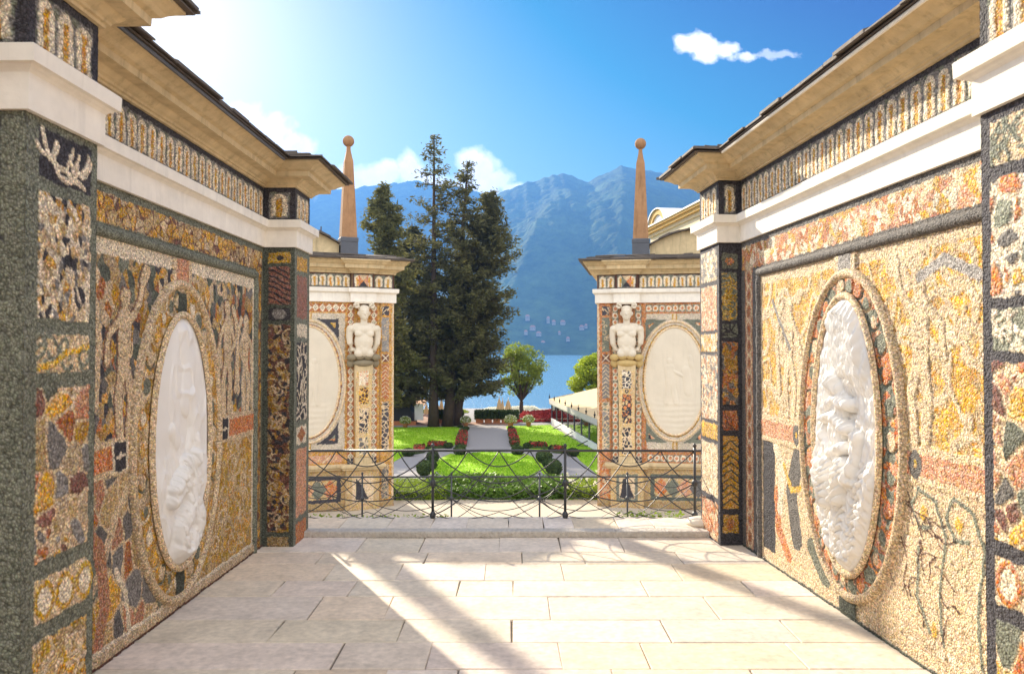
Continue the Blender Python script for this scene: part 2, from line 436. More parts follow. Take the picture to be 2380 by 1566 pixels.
def subdiv_path(path, L):
    out = [path[0]]
    for a, b in zip(path[:-1], path[1:]):
        k = max(1, int(math.hypot(b[0] - a[0], b[1] - a[1]) / L))
        out += [(a[0] + (b[0] - a[0]) * i / k, a[1] + (b[1] - a[1]) * i / k) for i in range(1, k + 1)]
    return out
def slate_edge(path, p_out, z, xf, seed, rise=0.22, depth=0.34):
    """two overlapping courses of split stone slates along the eaves"""
    r = random.Random(seed); mb = MB(xf)
    for course in range(3):
        po = p_out - course * 0.14; zz = z + course * (0.017 + 0.14 * rise)
        op = offset_path(path, po); ip = offset_path(path, po - depth)
        for i in range(len(path) - 1):
            a, b = op[i], op[i + 1]; c, d = ip[i], ip[i + 1]
            L = math.hypot(b[0] - a[0], b[1] - a[1])
            if L < 0.02: continue
            k = max(1, int(L / 0.28)); cuts = [0] + sorted(min(0.98, max(0.02, (j + r.uniform(-0.25, 0.25)) / k)) for j in range(1, k)) + [1]
            for t0, t1 in zip(cuts[:-1], cuts[1:]):
                t1 -= 0.004 / L
                th = r.uniform(0.010, 0.024); out = r.uniform(-0.015, 0.025); dz = r.uniform(0, 0.008)
                q = []
                for t in (t0, t1):
                    ox, on = a[0] + (b[0] - a[0]) * t, a[1] + (b[1] - a[1]) * t
                    ix, i_n = c[0] + (d[0] - c[0]) * t, c[1] + (d[1] - c[1]) * t
                    ex, en = ox - ix, on - i_n; el = math.hypot(ex, en) + 1e-9
                    q.append(((ox + ex / el * out, on + en / el * out), (ix, i_n)))
                (o0, i0), (o1, i1) = q
                z0 = zz + dz; z1 = zz + dz + depth * rise
                mb.add([(o0[0], o0[1], z0), (o1[0], o1[1], z0 + r.uniform(0, .006)), (i1[0], i1[1], z1), (i0[0], i0[1], z1),
                        (o0[0], o0[1], z0 + th), (o1[0], o1[1], z0 + th), (i1[0], i1[1], z1 + th), (i0[0], i0[1], z1 + th)],
                       [(0, 3, 2, 1), (4, 5, 6, 7), (0, 1, 5, 4), (1, 2, 6, 5), (2, 3, 7, 6), (3, 0, 4, 7)])
    return mb

# ------------------------------------------------------------------ pattern library
def p_flutes(c, u0, u1, z0, z1, period=0.115, back=GY, border=DK):
    c.set(np.ones(c.U.shape, bool), border * 1.1, 0)
    c.vor(c.rect(u0, u1, z0, z1), 0.03, [back, GN, GY * 0.9], None, 0, 3, dome=0)
    n = max(1, int(round((u1 - u0) / period))); pd = (u1 - u0) / n
    top = z1 - (z1 - z0) * 0.06; bot = z0 + 0.018
    for i in range(n):
        cu = u0 + (i + 0.5) * pd; hw = pd * 0.395
        m = ((np.abs(c.Uw - cu) < hw) & (c.Vw > bot) & (c.Vw < top - hw)) | (np.hypot(c.Uw - cu, c.Vw - (top - hw)) < hw)
        c.set(m, CRW * 0.98, 0.012)
        m2 = (np.abs(c.Uw - cu) < hw * 0.36) & (c.Vw > bot) & (c.Vw < top - hw * 0.7)
        c.set(m2, OC * 0.95 + np.array((0.03, 0, 0)) * (i % 3), 0.002)
def p_bands(c, zs, col, hw=0.03, h=0.014):
    for z in zs: c.set((np.abs(c.Vw - z) < hw), col, h)
def p_rings(c, cu, cv, a, b, col, w=0.014, inner=None):
    r = c.rad(cu, cv, a, b)
    if inner is not None: c.set(r < 1, inner, 0.004)
    c.set(np.abs(r - 1) < w / min(a, b), col, 0.01)
def p_scroll(c, m, pts, col, w=0.012):
    c.set(m & (c.line(pts) < w), col, 0.008)
def arcpts(cx, cy, r, a0, a1, n=10, k=0.0):
    return [(cx + (r * (1 - k * i / n)) * math.cos(a0 + (a1 - a0) * i / n), cy + (r * (1 - k * i / n)) * math.sin(a0 + (a1 - a0) * i / n)) for i in range(n + 1)]
def p_spirals(c, m, u0, u1, v0, v1, col, n, seed, w=0.012, r=0.1):
    rr = random.Random(seed)
    for i in range(n):
        x = rr.uniform(u0, u1); y = rr.uniform(v0, v1); a = rr.uniform(0, 6.28)
        p_scroll(c, m, arcpts(x, y, r * rr.uniform(0.6, 1.2), a, a + rr.choice((-1, 1)) * rr.uniform(3.5, 6.5), 14, 0.75), col, w)
def p_cracks(c, m, u0, u1, v0, v1, col, n, seed, w=0.006, L=0.12):
    rr = random.Random(seed)
    for i in range(n):
        x = rr.uniform(u0, u1); y = rr.uniform(v0, v1); a = rr.uniform(0, 6.28); pts = [(x, y)]
        for k in range(4):
            a += rr.uniform(-0.9, 0.9); x += math.cos(a) * L / 3; y += math.sin(a) * L / 3; pts.append((x, y))
        p_scroll(c, m, pts, col, w)
def p_figure(c, m, cx, z0, H, col, dark, mirror=1, pose=0):
    """standing mosaic man as limb strokes with an outline of darker chips"""
    k = H
    X = lambda x: cx + mirror * x * k
    Z = lambda z: z0 + z * k
    limbs = [([(0.0, .60), (0.01, .70), (0, .80)], .085), ([(0, .50), (0, .60)], .075), ([(-.02, .50), (-.07, .28), (-.04, .02)], .045), ([(.02, .50), (.10, .27), (.07, .0)], .045),
             ([(0, .84), (0.01, .93)], .045), ([(0.01, .93), (0.015, .95)], .06)]
    if pose == 0: limbs += [([(-.08, .78), (-.2, .68), (-.22, .5)], .028), ([(.08, .78), (.2, .9), (.26, 1.08)], .028), ([(.26, 1.08), (.30, 1.14)], .05)]
    else: limbs += [([(-.08, .78), (-.17, .62), (-.05, .52)], .028), ([(.08, .78), (.19, .66), (.17, .48)], .028), ([(-.2, .2), (-.24, .6), (-.2, .85), (-.12, .95)], .035), ([(.2, .1), (.23, .35), (.2, .55)], .05)]
    for pts, w in limbs: c.set(m & (c.line([(X(a), Z(b)) for a, b in pts]) < (w + 0.013) * k), dark, 0.004)
    for pts, w in limbs:
        mm = m & (c.line([(X(a), Z(b)) for a, b in pts]) < w * k); c.set(mm, col, 0.016)
    for a in (.72, .64, .56): p_scroll(c, m, [(X(-.06), Z(a)), (X(0), Z(a - .02)), (X(.06), Z(a))], col * 0.45, 0.004)
    p_scroll(c, m, [(X(-.02), Z(.94)), (X(.03), Z(.94))], col * 0.35, 0.004)
def p_oval_field(c, cu, cv, a, b, A, B, base, spots, h=0.02, seed=2):
    r1 = c.rad(cu, cv, a, b); r2 = c.rad(cu, cv, A, B)
    m = (r1 > 0.96) & (r2 < 1)
    c.vor(m, 0.05, base, None, 0, seed, dome=0); c.H[m] = h
    for i in range(len(spots) and 30):
        th = i / 30 * 2 * math.pi; rr = random.Random(i * 7 + seed)
        x = cu + (a + A) / 2 * math.cos(th); y = cv + (b + B) / 2 * math.sin(th)
        col = spots[i % len(spots)]
        c.set(m & (np.hypot((c.Uw - x) / 0.05, (c.Vw - y) / 0.06) < rr.uniform(.5, 1)), col, h + 0.006)
        p_scroll(c, m, arcpts(x, y, 0.07, th, th + 3.5, 6, .4), spots[(i + 1) % len(spots)], 0.009)

# oval geometry measured on the photograph, in wall coordinates (s along the wall, z up)
LO = dict(cu=4.85, cv=1.045, a=0.40, b=0.775, A=0.585, B=0.955)
RO = dict(cu=4.70, cv=1.10, a=0.385, b=0.83, A=0.58, B=0.955)

def paint_left(c):
    o = LO; T = 2.46
    full = np.ones(c.U.shape, bool)
    c.set(full, GN)
    fl, fr, ft = 3.50, 6.20, 2.215                                   # torus frame
    c.vor(c.rect(3.2, 6.36, 2.262, 2.415), 0.062, [OC, TAN * 1.2, TAN, OC, CR], BR, 0.003, 11)
    c.vor(c.rect(6.235, 6.345, 0.0, 2.262), 0.05, [OC, OC * .8, TAN], BR, 0.003, 12)
    ins = c.rect(fl, fr, 0.0, ft)
    c.set(ins, CRW)
    L = c.rect(fl + .06, o['cu'], 0.09, 2.10); Rr = c.rect(o['cu'], fr - .06, 0.09, 2.10)
    up = c.Vw > o['cv']
    dark_mix = [DK * 1.3, OR * .75, GN, OC, GY * .7, TAN, CR * .9, OC * .8, CR * .8, GND * 1.4]
    c.vor(L & up, 0.055, dark_mix, None, 0, 21, 1.2, dome=.003)
    c.vor(Rr & up, 0.045, dark_mix, None, 0, 22, 1.3, dome=.003)
    c.vor(L & ~up, 0.15, [GY * .8, OR * .8, GN, PK * .9, OC, GY * .6, TAN, CR, TAN], CR, 0.006, 23, 1.3, dome=.006)
    c.vor(Rr & ~up, 0.05, [OC * .85, TAN, OC, YL * .7], None, 0, 24, dome=0)
    mR = Rr & ~up
    p_spirals(c, mR, 5.0, 6.2, .1, 1.0, CR, 40, 5, .007, .11)
    p_cracks(c, mR, 5.0, 6.2, .1, 1.0, CR * .9, 70, 6, .005, .12)
    m = (L & ~up)
    p_scroll(c, m, [(3.6, .1), (3.95, .5), (4.1, .75), (4.28, .92)], CR, .035)
    p_scroll(c, m, [(3.9, .05), (4.0, .3), (3.93, .6), (3.7, .8)], PK * .8, .05)
    p_scroll(c, m, [(4.25, .05), (4.2, .3), (4.1, .45)], CRW, .02)
    p_figure(c, L & up, 4.16, 1.14, 0.80, CR * 1.02, BR * 1.0, 1, 0)
    p_figure(c, L & up, 3.72, 1.16, 0.80, CR, GY, -1, 1)
    p_figure(c, Rr & up, 5.62, 1.16, 0.80, CR, BR, -1, 1)
    p_figure(c, Rr & up, 5.98, 1.16, 0.72, CR * 1.05, GY, 1, 1)
    # horizontal belt
    for z0, z1, col in ((-.10, .10, CR), (-.062, .062, OR * 1.12)):
        c.set(c.rect(fl + .03, fr - .03, o['cv'] + z0, o['cv'] + z1), col, .012)
    for q in (-1, 1):
        uu = o['cu'] + q * .72
        c.set(c.rect(uu - .085, uu + .085, o['cv'] - .08, o['cv'] + .08), CRW, .014)
        c.set(c.rect(uu - .062, uu + .062, o['cv'] - .075, o['cv'] + .075), DK, .014)
        c.set(c.rect(uu - .05, uu + .05, o['cv'] - .006, o['cv'] + .006), CRW, .016)
        c.set(c.rad(uu, o['cv'], .018, .018) < 1, CRW, .016)
    # vertical strap
    c.set(c.rect(o['cu'] - .13, o['cu'] + .13, 1.98, 2.18), CR, .03); c.set(c.rect(o['cu'] - .085, o['cu'] + .085, 1.98, 2.18), PK, .03)
    c.set(c.rect(o['cu'] - .1, o['cu'] + .1, 0.0, .2), CR, .03); c.set(c.rect(o['cu'] - .06, o['cu'] + .06, 0.0, .2), OR, .03)
    p_oval_field(c, o['cu'], o['cv'], o['a'], o['b'], o['A'], o['B'], [OC, OC * .8, TAN, CR * .9], [CR, GN, CRW, OC * 1.2], .025)
    r1 = c.rad(o['cu'], o['cv'], o['A'], o['B'])
    for zz in (1.9, .19):
        c.set((r1 < 1) & c.rect(o['cu'] - .06, o['cu'] + .06, zz - .09, zz + .07), GND, .03)
    c.set(c.rect(fl, fr, 0, .075), CR * .9, .03)
    c.set(c.rect(3.2, 6.4, 0, .02), BR * .8, .02)
    c.set(c.rect(3.2, 3.46, 0, 2.26), GN)
def paint_right(c):
    o = RO
    full = np.ones(c.U.shape, bool)
    c.set(full, GY * .55)
    fl, fr, ft = 3.40, 6.06, 2.22
    c.vor(c.rect(2.98, 6.42, 2.27, 2.46), 0.055, [PK, OR * .9, CR, CRW, PK, OC], None, 0, 31, dome=.004)
    p_spirals(c, c.rect(2.98, 6.42, 2.29, 2.44), 3.0, 6.4, 2.3, 2.43, CRW, 40, 61, .007, .06)
    # guilloche strip beside the far pilaster
    c.set(c.rect(6.20, 6.36, 0, 2.27), PK * .8)
    for i in range(16):
        zc = .1 + i * .14
        rr = c.rad(6.28, zc, .055, .07); c.set(c.rect(6.2, 6.36, 0, 2.27) & (np.abs(rr - 1) < .2), CR); c.set(rr < .45, OR * .7)
    ins = c.rect(fl, fr, 0, ft); c.set(ins, CR)
    L = c.rect(fl + .06, o['cu'], .10, 2.12); Rr = c.rect(o['cu'], fr - .06, .10, 2.12); up = c.Vw > 1.02
    # upper fields: ochre ground, cream foliage
    c.vor((L | Rr) & up, 0.045, [OC * 1.12, OC * 1.2, OC * 1.05, TAN * 1.25], None, 0, 33, dome=0)
    fo = (fbm(c.U + .3 * fbm(c.U, c.V, 2.5, 41, 2), c.V + .3 * fbm(c.U, c.V, 2.5, 47, 2), 3.2, 43, 3))
    mm = (L | Rr) & up & (np.abs(fo - .5) < .035) ; c.set(mm, CR * 1.0, .01)
    p_spirals(c, L & up, 3.5, 4.15, 1.1, 2.1, CR * 1.0, 12, 9, .026, .18)
    p_spirals(c, Rr & up, 5.2, 6.0, 1.1, 2.1, CR * 1.0, 12, 19, .026, .16)
    p_figure(c, L & up, 3.95, 1.14, .86, CR * 1.05, CR * .7, 1, 0)
    p_figure(c, Rr & up, 5.52, 1.14, .84, CR * 1.08, CR * .7, -1, 1)
    p_scroll(c, L & up, [(3.5, 1.95), (3.75, 2.05), (3.95, 1.98)], GY * 1.4, .03)
    p_scroll(c, Rr & up, [(5.8, 1.98), (5.65, 1.8), (5.5, 1.62)], GY, .018)
    # lower field near: cream with green scrolls and black cracks
    lo = ~up & L
    c.set(lo, CR * 1.02)
    for x0 in (3.78, 3.5):
        p_scroll(c, lo, [(x0, .1), (x0 + .04, .4), (x0 - .02, .7), (x0 + .06, .86), (x0 + .2, .9), (x0 + .26, .8), (x0 + .2, .7), (x0 + .1, .72)], GN * 1.2, .012)
        c.set(lo & (c.rad(x0 + .16, .78, .03, .04) < 1), YL, .01)
    c.set(lo & (c.rad(3.86, .22, .025, .04) < 1), YL, .01)
    p_scroll(c, lo, [(3.9, .2), (4.0, .35), (3.98, .6)], GN * 1.3, .012)
    p_cracks(c, lo, 3.75, 4.2, .28, .80, BR * .5, 26, 77, .0045, .13)
    c.vor(lo & c.rect(3.4, 4.15, .0, .16), .03, [CR, CR * .8, CRW], None, 0, 8, dome=0)
    # lower field far: black, orange and cream shapes
    lo = ~up & Rr
    c.set(lo, CR * 1.02)
    c.set(lo & c.rect(5.78, 6.02, .1, 1.0), DK)
    c.set(lo & (c.line([(5.35, .95), (5.5, .6), (5.42, .3)]) < .085), GY * .55)
    c.set(lo & (c.line([(5.75, .55), (5.72, .3), (5.55, .14)]) < .05), OR)
    c.set(lo & (c.line([(5.78, .95), (5.66, .7), (5.70, .45)]) < .05), CRW)
    c.set(lo & (c.line([(5.62, .78), (5.5, .62), (5.36, .66)]) < .022), YL)
    c.set(lo & (c.line([(5.25, .75), (5.18, .5)]) < .05), OC)
    c.set(lo & (c.line([(5.2, .3), (5.0, .14)]) < .06), GN)
    # belt
    for z0, z1, col in ((-.10, .10, CR * 1.05), (-.058, .058, PK * 1.05)):
        c.set(c.rect(fl + .03, fr - .03, 1.02 + z0, 1.02 + z1), col, .012)
    for q in (-1, 1):
        uu = o['cu'] + q * .70
        c.set(c.rad(uu, 1.02, .055, .075) < 1, GY * .5, .014); c.set(c.rad(uu, 1.02, .015, .02) < 1, YL * .8, .014)
    c.set(c.rect(o['cu'] - .13, o['cu'] + .13, 2.02, 2.2), CR, .03); c.set(c.rect(o['cu'] - .08, o['cu'] + .08, 2.04, 2.2), GY * 1.2, .03)
    c.set(c.rect(o['cu'] - .1, o['cu'] + .1, 0, .16), GND, .03)
    p_oval_field(c, o['cu'], o['cv'], o['a'], o['b'], o['A'], o['B'], [OR * 1.1, GN * 1.3, OR, PK, GN], [GN * 1.2, OR, GN, CR], .025, 5)
    c.set(c.rect(2.98, 6.42, 0, .02), GND, .02)
    c.set(c.rect(2.98, 3.36, 0, 2.27), GY * .8)
def paint_pil_near_left(c):
    u0, u1, _, _ = c.b; full = np.ones(c.U.shape, bool); c.set(full, GN)
    a, b = u0 + .075, u1 - .045
    R_ = lambda z0, z1: c.rect(a, b, z0, z1)
    c.set(R_(2.285, 2.40), DK)
    c.set(R_(2.24, 2.43), DK)
    p_scroll(c, full, arcpts(a + .05, 2.40, .07, 3.6, 6.0), CRW, .011); p_scroll(c, full, arcpts(a + .17, 2.34, .08, 2.6, 6.2), CRW, .011)
    p_scroll(c, full, arcpts(b - .08, 2.37, .07, 3.2, 6.3), CRW, .011); p_scroll(c, full, [(a + .02, 2.42), (a + .06, 2.32), (a + .16, 2.30), (a + .22, 2.27), (b - .04, 2.26)], CRW, .011)
    for x, z in ((a + .1, 2.37), (a + .2, 2.36), (b - .1, 2.35), (b - .03, 2.36)): p_scroll(c, full, [(x - .03, z - .05), (x, z), (x + .01, z + .03)], CRW, .009)
    c.vor(R_(1.72, 2.19), .024, [CRW, CR, OC, DK, CR, CRW, TAN, GY, CR, CRW], None, 0, 51, 1.4, dome=.006)
    c.set(R_(1.52, 1.665), CR)
    p_spirals(c, R_(1.52, 1.665), a, b, 1.53, 1.65, GN * 1.2, 7, 3, .009, .07); p_scroll(c, R_(1.52, 1.665), [(a, 1.54), (a + .1, 1.55), (a + .18, 1.6), (b, 1.62)], YL, .012)
    c.vor(R_(.83, 1.465), .085, [PK * .9, GY * .8, OR * .8, BR * 1.4, GN, OC, CR * .85, GY, TAN], CR, .005, 52, 1.1, dome=.008)
    c.set(R_(.60, .765), CR)
    for i in range(3): p_rings(c, a + .06 + i * .13, .68, .052, .062, YL * .8, .010, CRW)
    c.vor(R_(0.0, .535), .06, [OC, YL * .8, OC, TAN], None, 0, 53, dome=.003)
    p_spirals(c, R_(0, .535), a, b, .1, .5, CR, 12, 31, .012, .1)
def paint_pil_near_right(c):
    u0, u1, _, _ = c.b; full = np.ones(c.U.shape, bool); c.set(full, DK * 1.3)
    a, b = u0 + .045, u1 - .05
    R_ = lambda z0, z1: c.rect(a, b, z0, z1)
    c.set(R_(2.29, 2.46), CR); p_cracks(c, R_(2.29, 2.46), a, b, 2.28, 2.46, GN, 26, 4, .009, .1)
    c.vor(R_(1.80, 2.24), .085, [OR, GN * 1.3, GY * .6, OC * 1.2, GN, OR, GY], CRW, .009, 61, 1.2, dome=.01)
    c.set(R_(1.60, 1.755), GN * 1.35); p_cracks(c, R_(1.6, 1.755), a, b, 1.6, 1.76, CRW, 26, 14, .008, .1)
    c.vor(R_(.90, 1.56), .10, [BR, PK, GY * .6, OC * 1.2, OR, GN, BR, PK], CR * 1.05, .006, 62, 1.1, dome=.01)
    c.set(R_(.67, .84), CR)
    for i in range(3): p_rings(c, b - .07 - i * .14, .755, .055, .07, OR * 1.1, .011, CRW)
    c.vor(R_(0, .61), .2, [GN * 1.2, OR, GN * 1.3, YL, CR], CR, .004, 66, 1.3, dome=.006)
def paint_pil_far_left_front(c):
    full = np.ones(c.U.shape, bool); c.set(full, GND * 1.3); a, b = .045, .225
    c.set(c.rect(a, b, 2.33, 2.42), YL * .7); c.set(c.rad(.135, 2.375, .03, .02) < 1, DK)
    c.set(c.rect(a, b, 1.99, 2.30), BR * 1.5)
    for i in range(7): p_scroll(c, c.rect(a, b, 1.99, 2.3), [(a, 2.32 - i * .045), (a + .05, 2.31 - i * .045), (a + .11, 2.27 - i * .045), (b, 2.24 - i * .045)], DK, .007)
    c.set(c.rect(a, b, 1.86, 1.96), DK); c.set(c.rad(.135, 1.91, .06, .04) < 1, GY)
    c.vor(c.rect(a, b, .12, 1.82), .032, [BR, OC * .6, TAN * .7, BR * .7, DK], None, 0, 71, dome=.004)
    p_spirals(c, c.rect(a, b, .12, 1.82), a, b, .15, 1.8, CR * .8, 30, 17, .006, .06)
    c.set(c.rect(a, b, 0, .08), TAN * .7)
def paint_pil_far_left_side(c):
    u0, u1, _, _ = c.b; full = np.ones(c.U.shape, bool); c.set(full, GN * 1.1); a, b = u0 + .07, u1 - .07
    c.set(c.rect(a, b, 2.28, 2.40), OC); c.set(c.rect(a, b, 1.88, 2.24), BR * 1.8); c.set(c.rect(a, b, 1.72, 1.83), CRW)
    c.set(c.rect(a, b, 1.02, 1.68), DK); p_cracks(c, c.rect(a, b, 1.02, 1.68), a, b, 1.0, 1.7, CRW, 60, 24, .008, .1)
    c.set(c.rect(a, b, .82, .97), CRW); c.set((np.abs(c.Uw - (a + b) / 2) / .13 + np.abs(c.Vw - .895) / .07) < 1, OR * .7)
    c.set(c.rect(a, b, .22, .78), PK * 1.1); c.set(c.rect(a, b, .0, .17), OR)
def paint_pil_far_right_front(c):
    full = np.ones(c.U.shape, bool); c.set(full, DK); a, b = .035, .165; m = (a + b) / 2
    c.set(c.rect(a, b, 2.29, 2.42), GN * .8)
    for k in range(6): c.set(c.rad(m + .025 * math.cos(k * 1.047), 2.35 + .022 * math.sin(k * 1.047), .014, .014) < 1, OR)
    c.set(c.rect(a, b, 1.86, 2.26), GN * .9); p_cracks(c, c.rect(a, b, 1.86, 2.26), a, b, 1.86, 2.26, YL * .7, 30, 5, .006, .09)
    c.set(c.rect(a, b, 1.72, 1.83), GN); p_cracks(c, c.rect(a, b, 1.72, 1.83), a, b, 1.72, 1.83, DK, 10, 5, .005, .09)
    c.vor(c.rect(a, b, 1.16, 1.68), .03, [OR * .7, GY * .6, OC * .7], None, 0, 5)
    c.set(c.rect(a, b, .95, 1.11), OR * .8); p_cracks(c, c.rect(a, b, .95, 1.11), a, b, .95, 1.11, BR, 8, 9, .005, .09)
    c.set(c.rect(a, b, .30, .90), OC * .8)
    for i in range(9): p_scroll(c, c.rect(a, b, .3, .9), [(a, .33 + i * .06), (m, .38 + i * .06), (b, .33 + i * .06)], GND, .006)
    c.set(c.rect(a, b, .10, .25), OC * .7); c.set(c.rad(m, .17, .03, .05) < 1, OR * .6)
def paint_pil_far_right_side(c):
    u0, u1, _, _ = c.b; full = np.ones(c.U.shape, bool); c.set(full, DK * 1.5); a, b = u0 + .05, u1 - .03
    for z0, z1, cols in ((2.2, 2.46, [CR, CRW, GY]), (1.78, 2.16, [CRW, PK, CR, PK]), (1.6, 1.75, [OC, CR, CRW]), (1.02, 1.57, [CR, GY, PK, CRW]), (.86, .99, [OC, YL]), (.38, .82, [CR, CRW, CR]), (.02, .33, [CR, OR, PK])):
        c.vor(c.rect(a, b, z0, z1), .03, cols, None, 0, int(z0 * 100), dome=.006)
def paint_dark_green(c):
    full = np.ones(c.U.shape, bool); c.vor(full, .035, [GND, GN * .8, GND * .8, DK * 1.5, GN], None, 0, 81, dome=.004)
    c.set(c.Uw > c.b[1] - .09, GN * 1.1)
def paint_plain(cols, seed=9):
    def f(c): c.vor(np.ones(c.U.shape, bool), .035, cols, None, 0, seed, dome=.004)
    return f

# ------------------------------------------------------------------ white reliefs
def polar_relief(name, cu, cv, a, b, hf, fn, mt, parent, nth=260, nr=120, base=0.0):
    th = np.linspace(0, 2 * np.pi, nth, endpoint=False); rr = np.linspace(0.0, 1, nr)
    T, Q = np.meshgrid(th, rr)
    U = cu + a * Q * np.cos(T); V = cv + b * Q * np.sin(T)
    H = hf((U - cu) / b, (V - cv) / b)               # figure space: height spans -1..1
    H = H * np.clip((1 - Q) * 9, 0, 1) + base
    i = np.arange(nth * nr).reshape(nr, nth); j = np.roll(i, -1, axis=1)
    F = np.stack([i[:-1], j[:-1], j[1:], i[1:]], -1).reshape(-1, 4)
    return link(name, fn(U.ravel(), V.ravel(), H.ravel()), F, mt, parent, smooth=True)
def caps(U, V, items, k=0.02):
    H = np.zeros(U.shape)
    for pts, w, h in items:
        for (a, b) in zip(pts[:-1], pts[1:]):
            d, t = seg_d(U, V, a, b); q = np.clip(1 - (d / w) ** 2, 0, 1)
            H = np.maximum(H, h * np.sqrt(q))
    return H
def hf_left(U, V):
    H = caps(U, V, [([(.02, -.22), (.1, -.36), (.06, -.52)], .12, .07), ([(.1, -.3), (-.16, -.38), (-.22, -.44)], .07, .07), ([(-.22, -.36), (-.08, -.24)], .055, .08), ([(.06, -.5), (-.08, -.66), (-.1, -.92)], .10, .075),
                    ([(.12, -.5), (.18, -.7), (.06, -.9)], .11, .07), ([(.17, .02), (.18, -.3)], .05, .05), ([(.1, .36), (.18, .1), (.12, -.1)], .09, .035), ([(-.2, .1), (-.12, .0)], .06, .02), ([(.1, -.18), (.11, -.12)], .06, .09), ([(0, .9), (.1, .6), (.05, .3)], .12, .02)])
    f = fbm(U, V * .6, 5, 91, 3)
    g = fbm(U * 1.6 + V * .5, V * .5 - U * .3, 13, 97, 3)
    fold = 1 - np.clip(np.abs(g - .5) * 9, 0, 1)
    fm_ = np.clip((.05 - V) * 5, 0, 1) * np.clip(H * 30, .25, 1)
    return H * 1.0 - fold * .020 * fm_ + np.clip(1 - np.abs(fbm(U, V * .45, 6, 99, 2) - .5) * 14, 0, 1) * .010 + np.abs(f - .5) * .06 * (V < -.1) + fbm(U, V, 3, 95, 3) * .02 + np.clip(np.sin((U * 1.2 + V * .5) * 40 + f * 8), -.2, 1) * .003 * (V < -.35)
def hf_right(U, V):
    H = caps(U, V, [([(-.02, .24), (.0, .05), (.02, -.1)], .11, .085), ([(-.16, .22), (-.02, .26), (.14, .16)], .05, .10), ([(-.16, .05), (.02, .14), (.16, .1)], .045, .11), ([(-.12, -.08), (.06, -.14), (.18, -.02)], .05, .10),
                    ([(.0, .32), (.02, .36)], .08, .10), ([(.14, .4), (.2, .1), (.2, -.3)], .06, .07), ([(-.1, -.2), (-.05, -.45)], .06, .09), ([(.1, -.2), (.12, -.5)], .06, .09), ([(-.24, .0), (-.2, -.3)], .05, .07)])
    hair = np.sin(U * 130 + 5 * fbm(U, V, 4, 101, 3) * 3 + V * 8) * .5 + .5
    hairm = np.clip((V - .28) * 6, 0, 1) * np.clip((.24 - np.abs(U + .04 + .1 * np.sin(V * 4))) * 14, 0, 1)
    wob = .35 * fbm(U, V, 7, 103, 2)
    wave = np.abs(np.sin(V * 44 + 2.2 * np.sin(U * 34 + V * 9) + wob * 8)) ** .6
    wavm = np.clip((-.12 - V) * 6, 0, 1)
    drap = np.abs(fbm(U * 2.6, V * .8, 11, 107, 3) - .5) * 2
    return H * .85 + hairm * (.03 + hair * .028) + wavm * (wave * .036 + .03 * fbm(U, V, 12, 109, 2)) + drap * .035 + .01
def hf_wing(U, V):
    H = caps(U, V, [([(-.1, .25), (-.08, -.05)], .09, .022), ([(-.1, .36), (-.1, .38)], .05, .024), ([(-.1, -.05), (-.16, -.4)], .05, .02), ([(-.05, -.05), (.02, -.4)], .05, .02), ([(.2, .2), (.25, -.2)], .08, .018), ([(-.05, .2), (.14, .1)], .03, .02), ([(.3, .3), (.28, .45)], .04, .015)])
    return H * .55 + (np.sin(V * 60 + 4 * fbm(U, V, 4, 3, 2)) * .5 + .5) * .004 * (V < -.35) + fbm(U, V, 5, 4, 3) * .010

def ring_tube(cu, cv, a, b, r, fn, name, parent, col, mt, n=140, k=8, nrmh=0.0, full=True, th0=0, th1=2 * math.pi, seg_col=None):
    V = []; C = []
    for i in range(n):
        th = th0 + (th1 - th0) * i / (n if full else n - 1)
        nx, ny = math.cos(th) / a, math.sin(th) / b; L = math.hypot(nx, ny); nx /= L; ny /= L
        wob = 1 + 0.03 * math.sin(i * .9) + 0.02 * math.sin(i * 2.1)
        for j in range(k):
            ph = math.pi * j / (k - 1)
            rr = r * wob
            V.append((cu + a * math.cos(th) + nx * rr * math.cos(ph), cv + b * math.sin(th) + ny * rr * math.cos(ph), nrmh + rr * 1.1 * math.sin(ph)))
            C.append(seg_col(i) if seg_col else col)
    V = np.array(V); W = fn(V[:, 0], V[:, 1], V[:, 2])
    F = []
    for i in range(n if full else n - 1):
        for j in range(k - 1):
            a0 = i * k + j; b0 = ((i + 1) % n) * k + j
            F.append((a0, a0 + 1, b0 + 1, b0))
    return link(name, W, np.array(F), mt, parent, smooth=True, col=np.array(C))
def bar_tube(p0, p1, r, fn, name, parent, col, mt, k=8):
    """half-round moulding between two (u,z) points on the wall"""
    n = max(2, int(math.hypot(p1[0] - p0[0], p1[1] - p0[1]) / .04)); V = []
    dx, dy = p1[0] - p0[0], p1[1] - p0[1]; L = math.hypot(dx, dy); nx, ny = -dy / L, dx / L
    for i in range(n + 1):
        t = i / n; wob = 1 + 0.1 * math.sin(i * 2.3) + 0.07 * math.sin(i * 5.1)
        for j in range(k):
            ph = math.pi * j / (k - 1)
            V.append((p0[0] + dx * t + nx * r * math.cos(ph), p0[1] + dy * t + ny * r * math.cos(ph), r * wob * math.sin(ph)))
    V = np.array(V); F = []
    for i in range(n):
        for j in range(k - 1):
            a0 = i * k + j; F.append((a0, a0 + 1, a0 + k + 1, a0 + k))
    return link(name, fn(V[:, 0], V[:, 1], V[:, 2]), np.array(F), mt, parent, smooth=True, col=np.tile(col, (len(V), 1)))

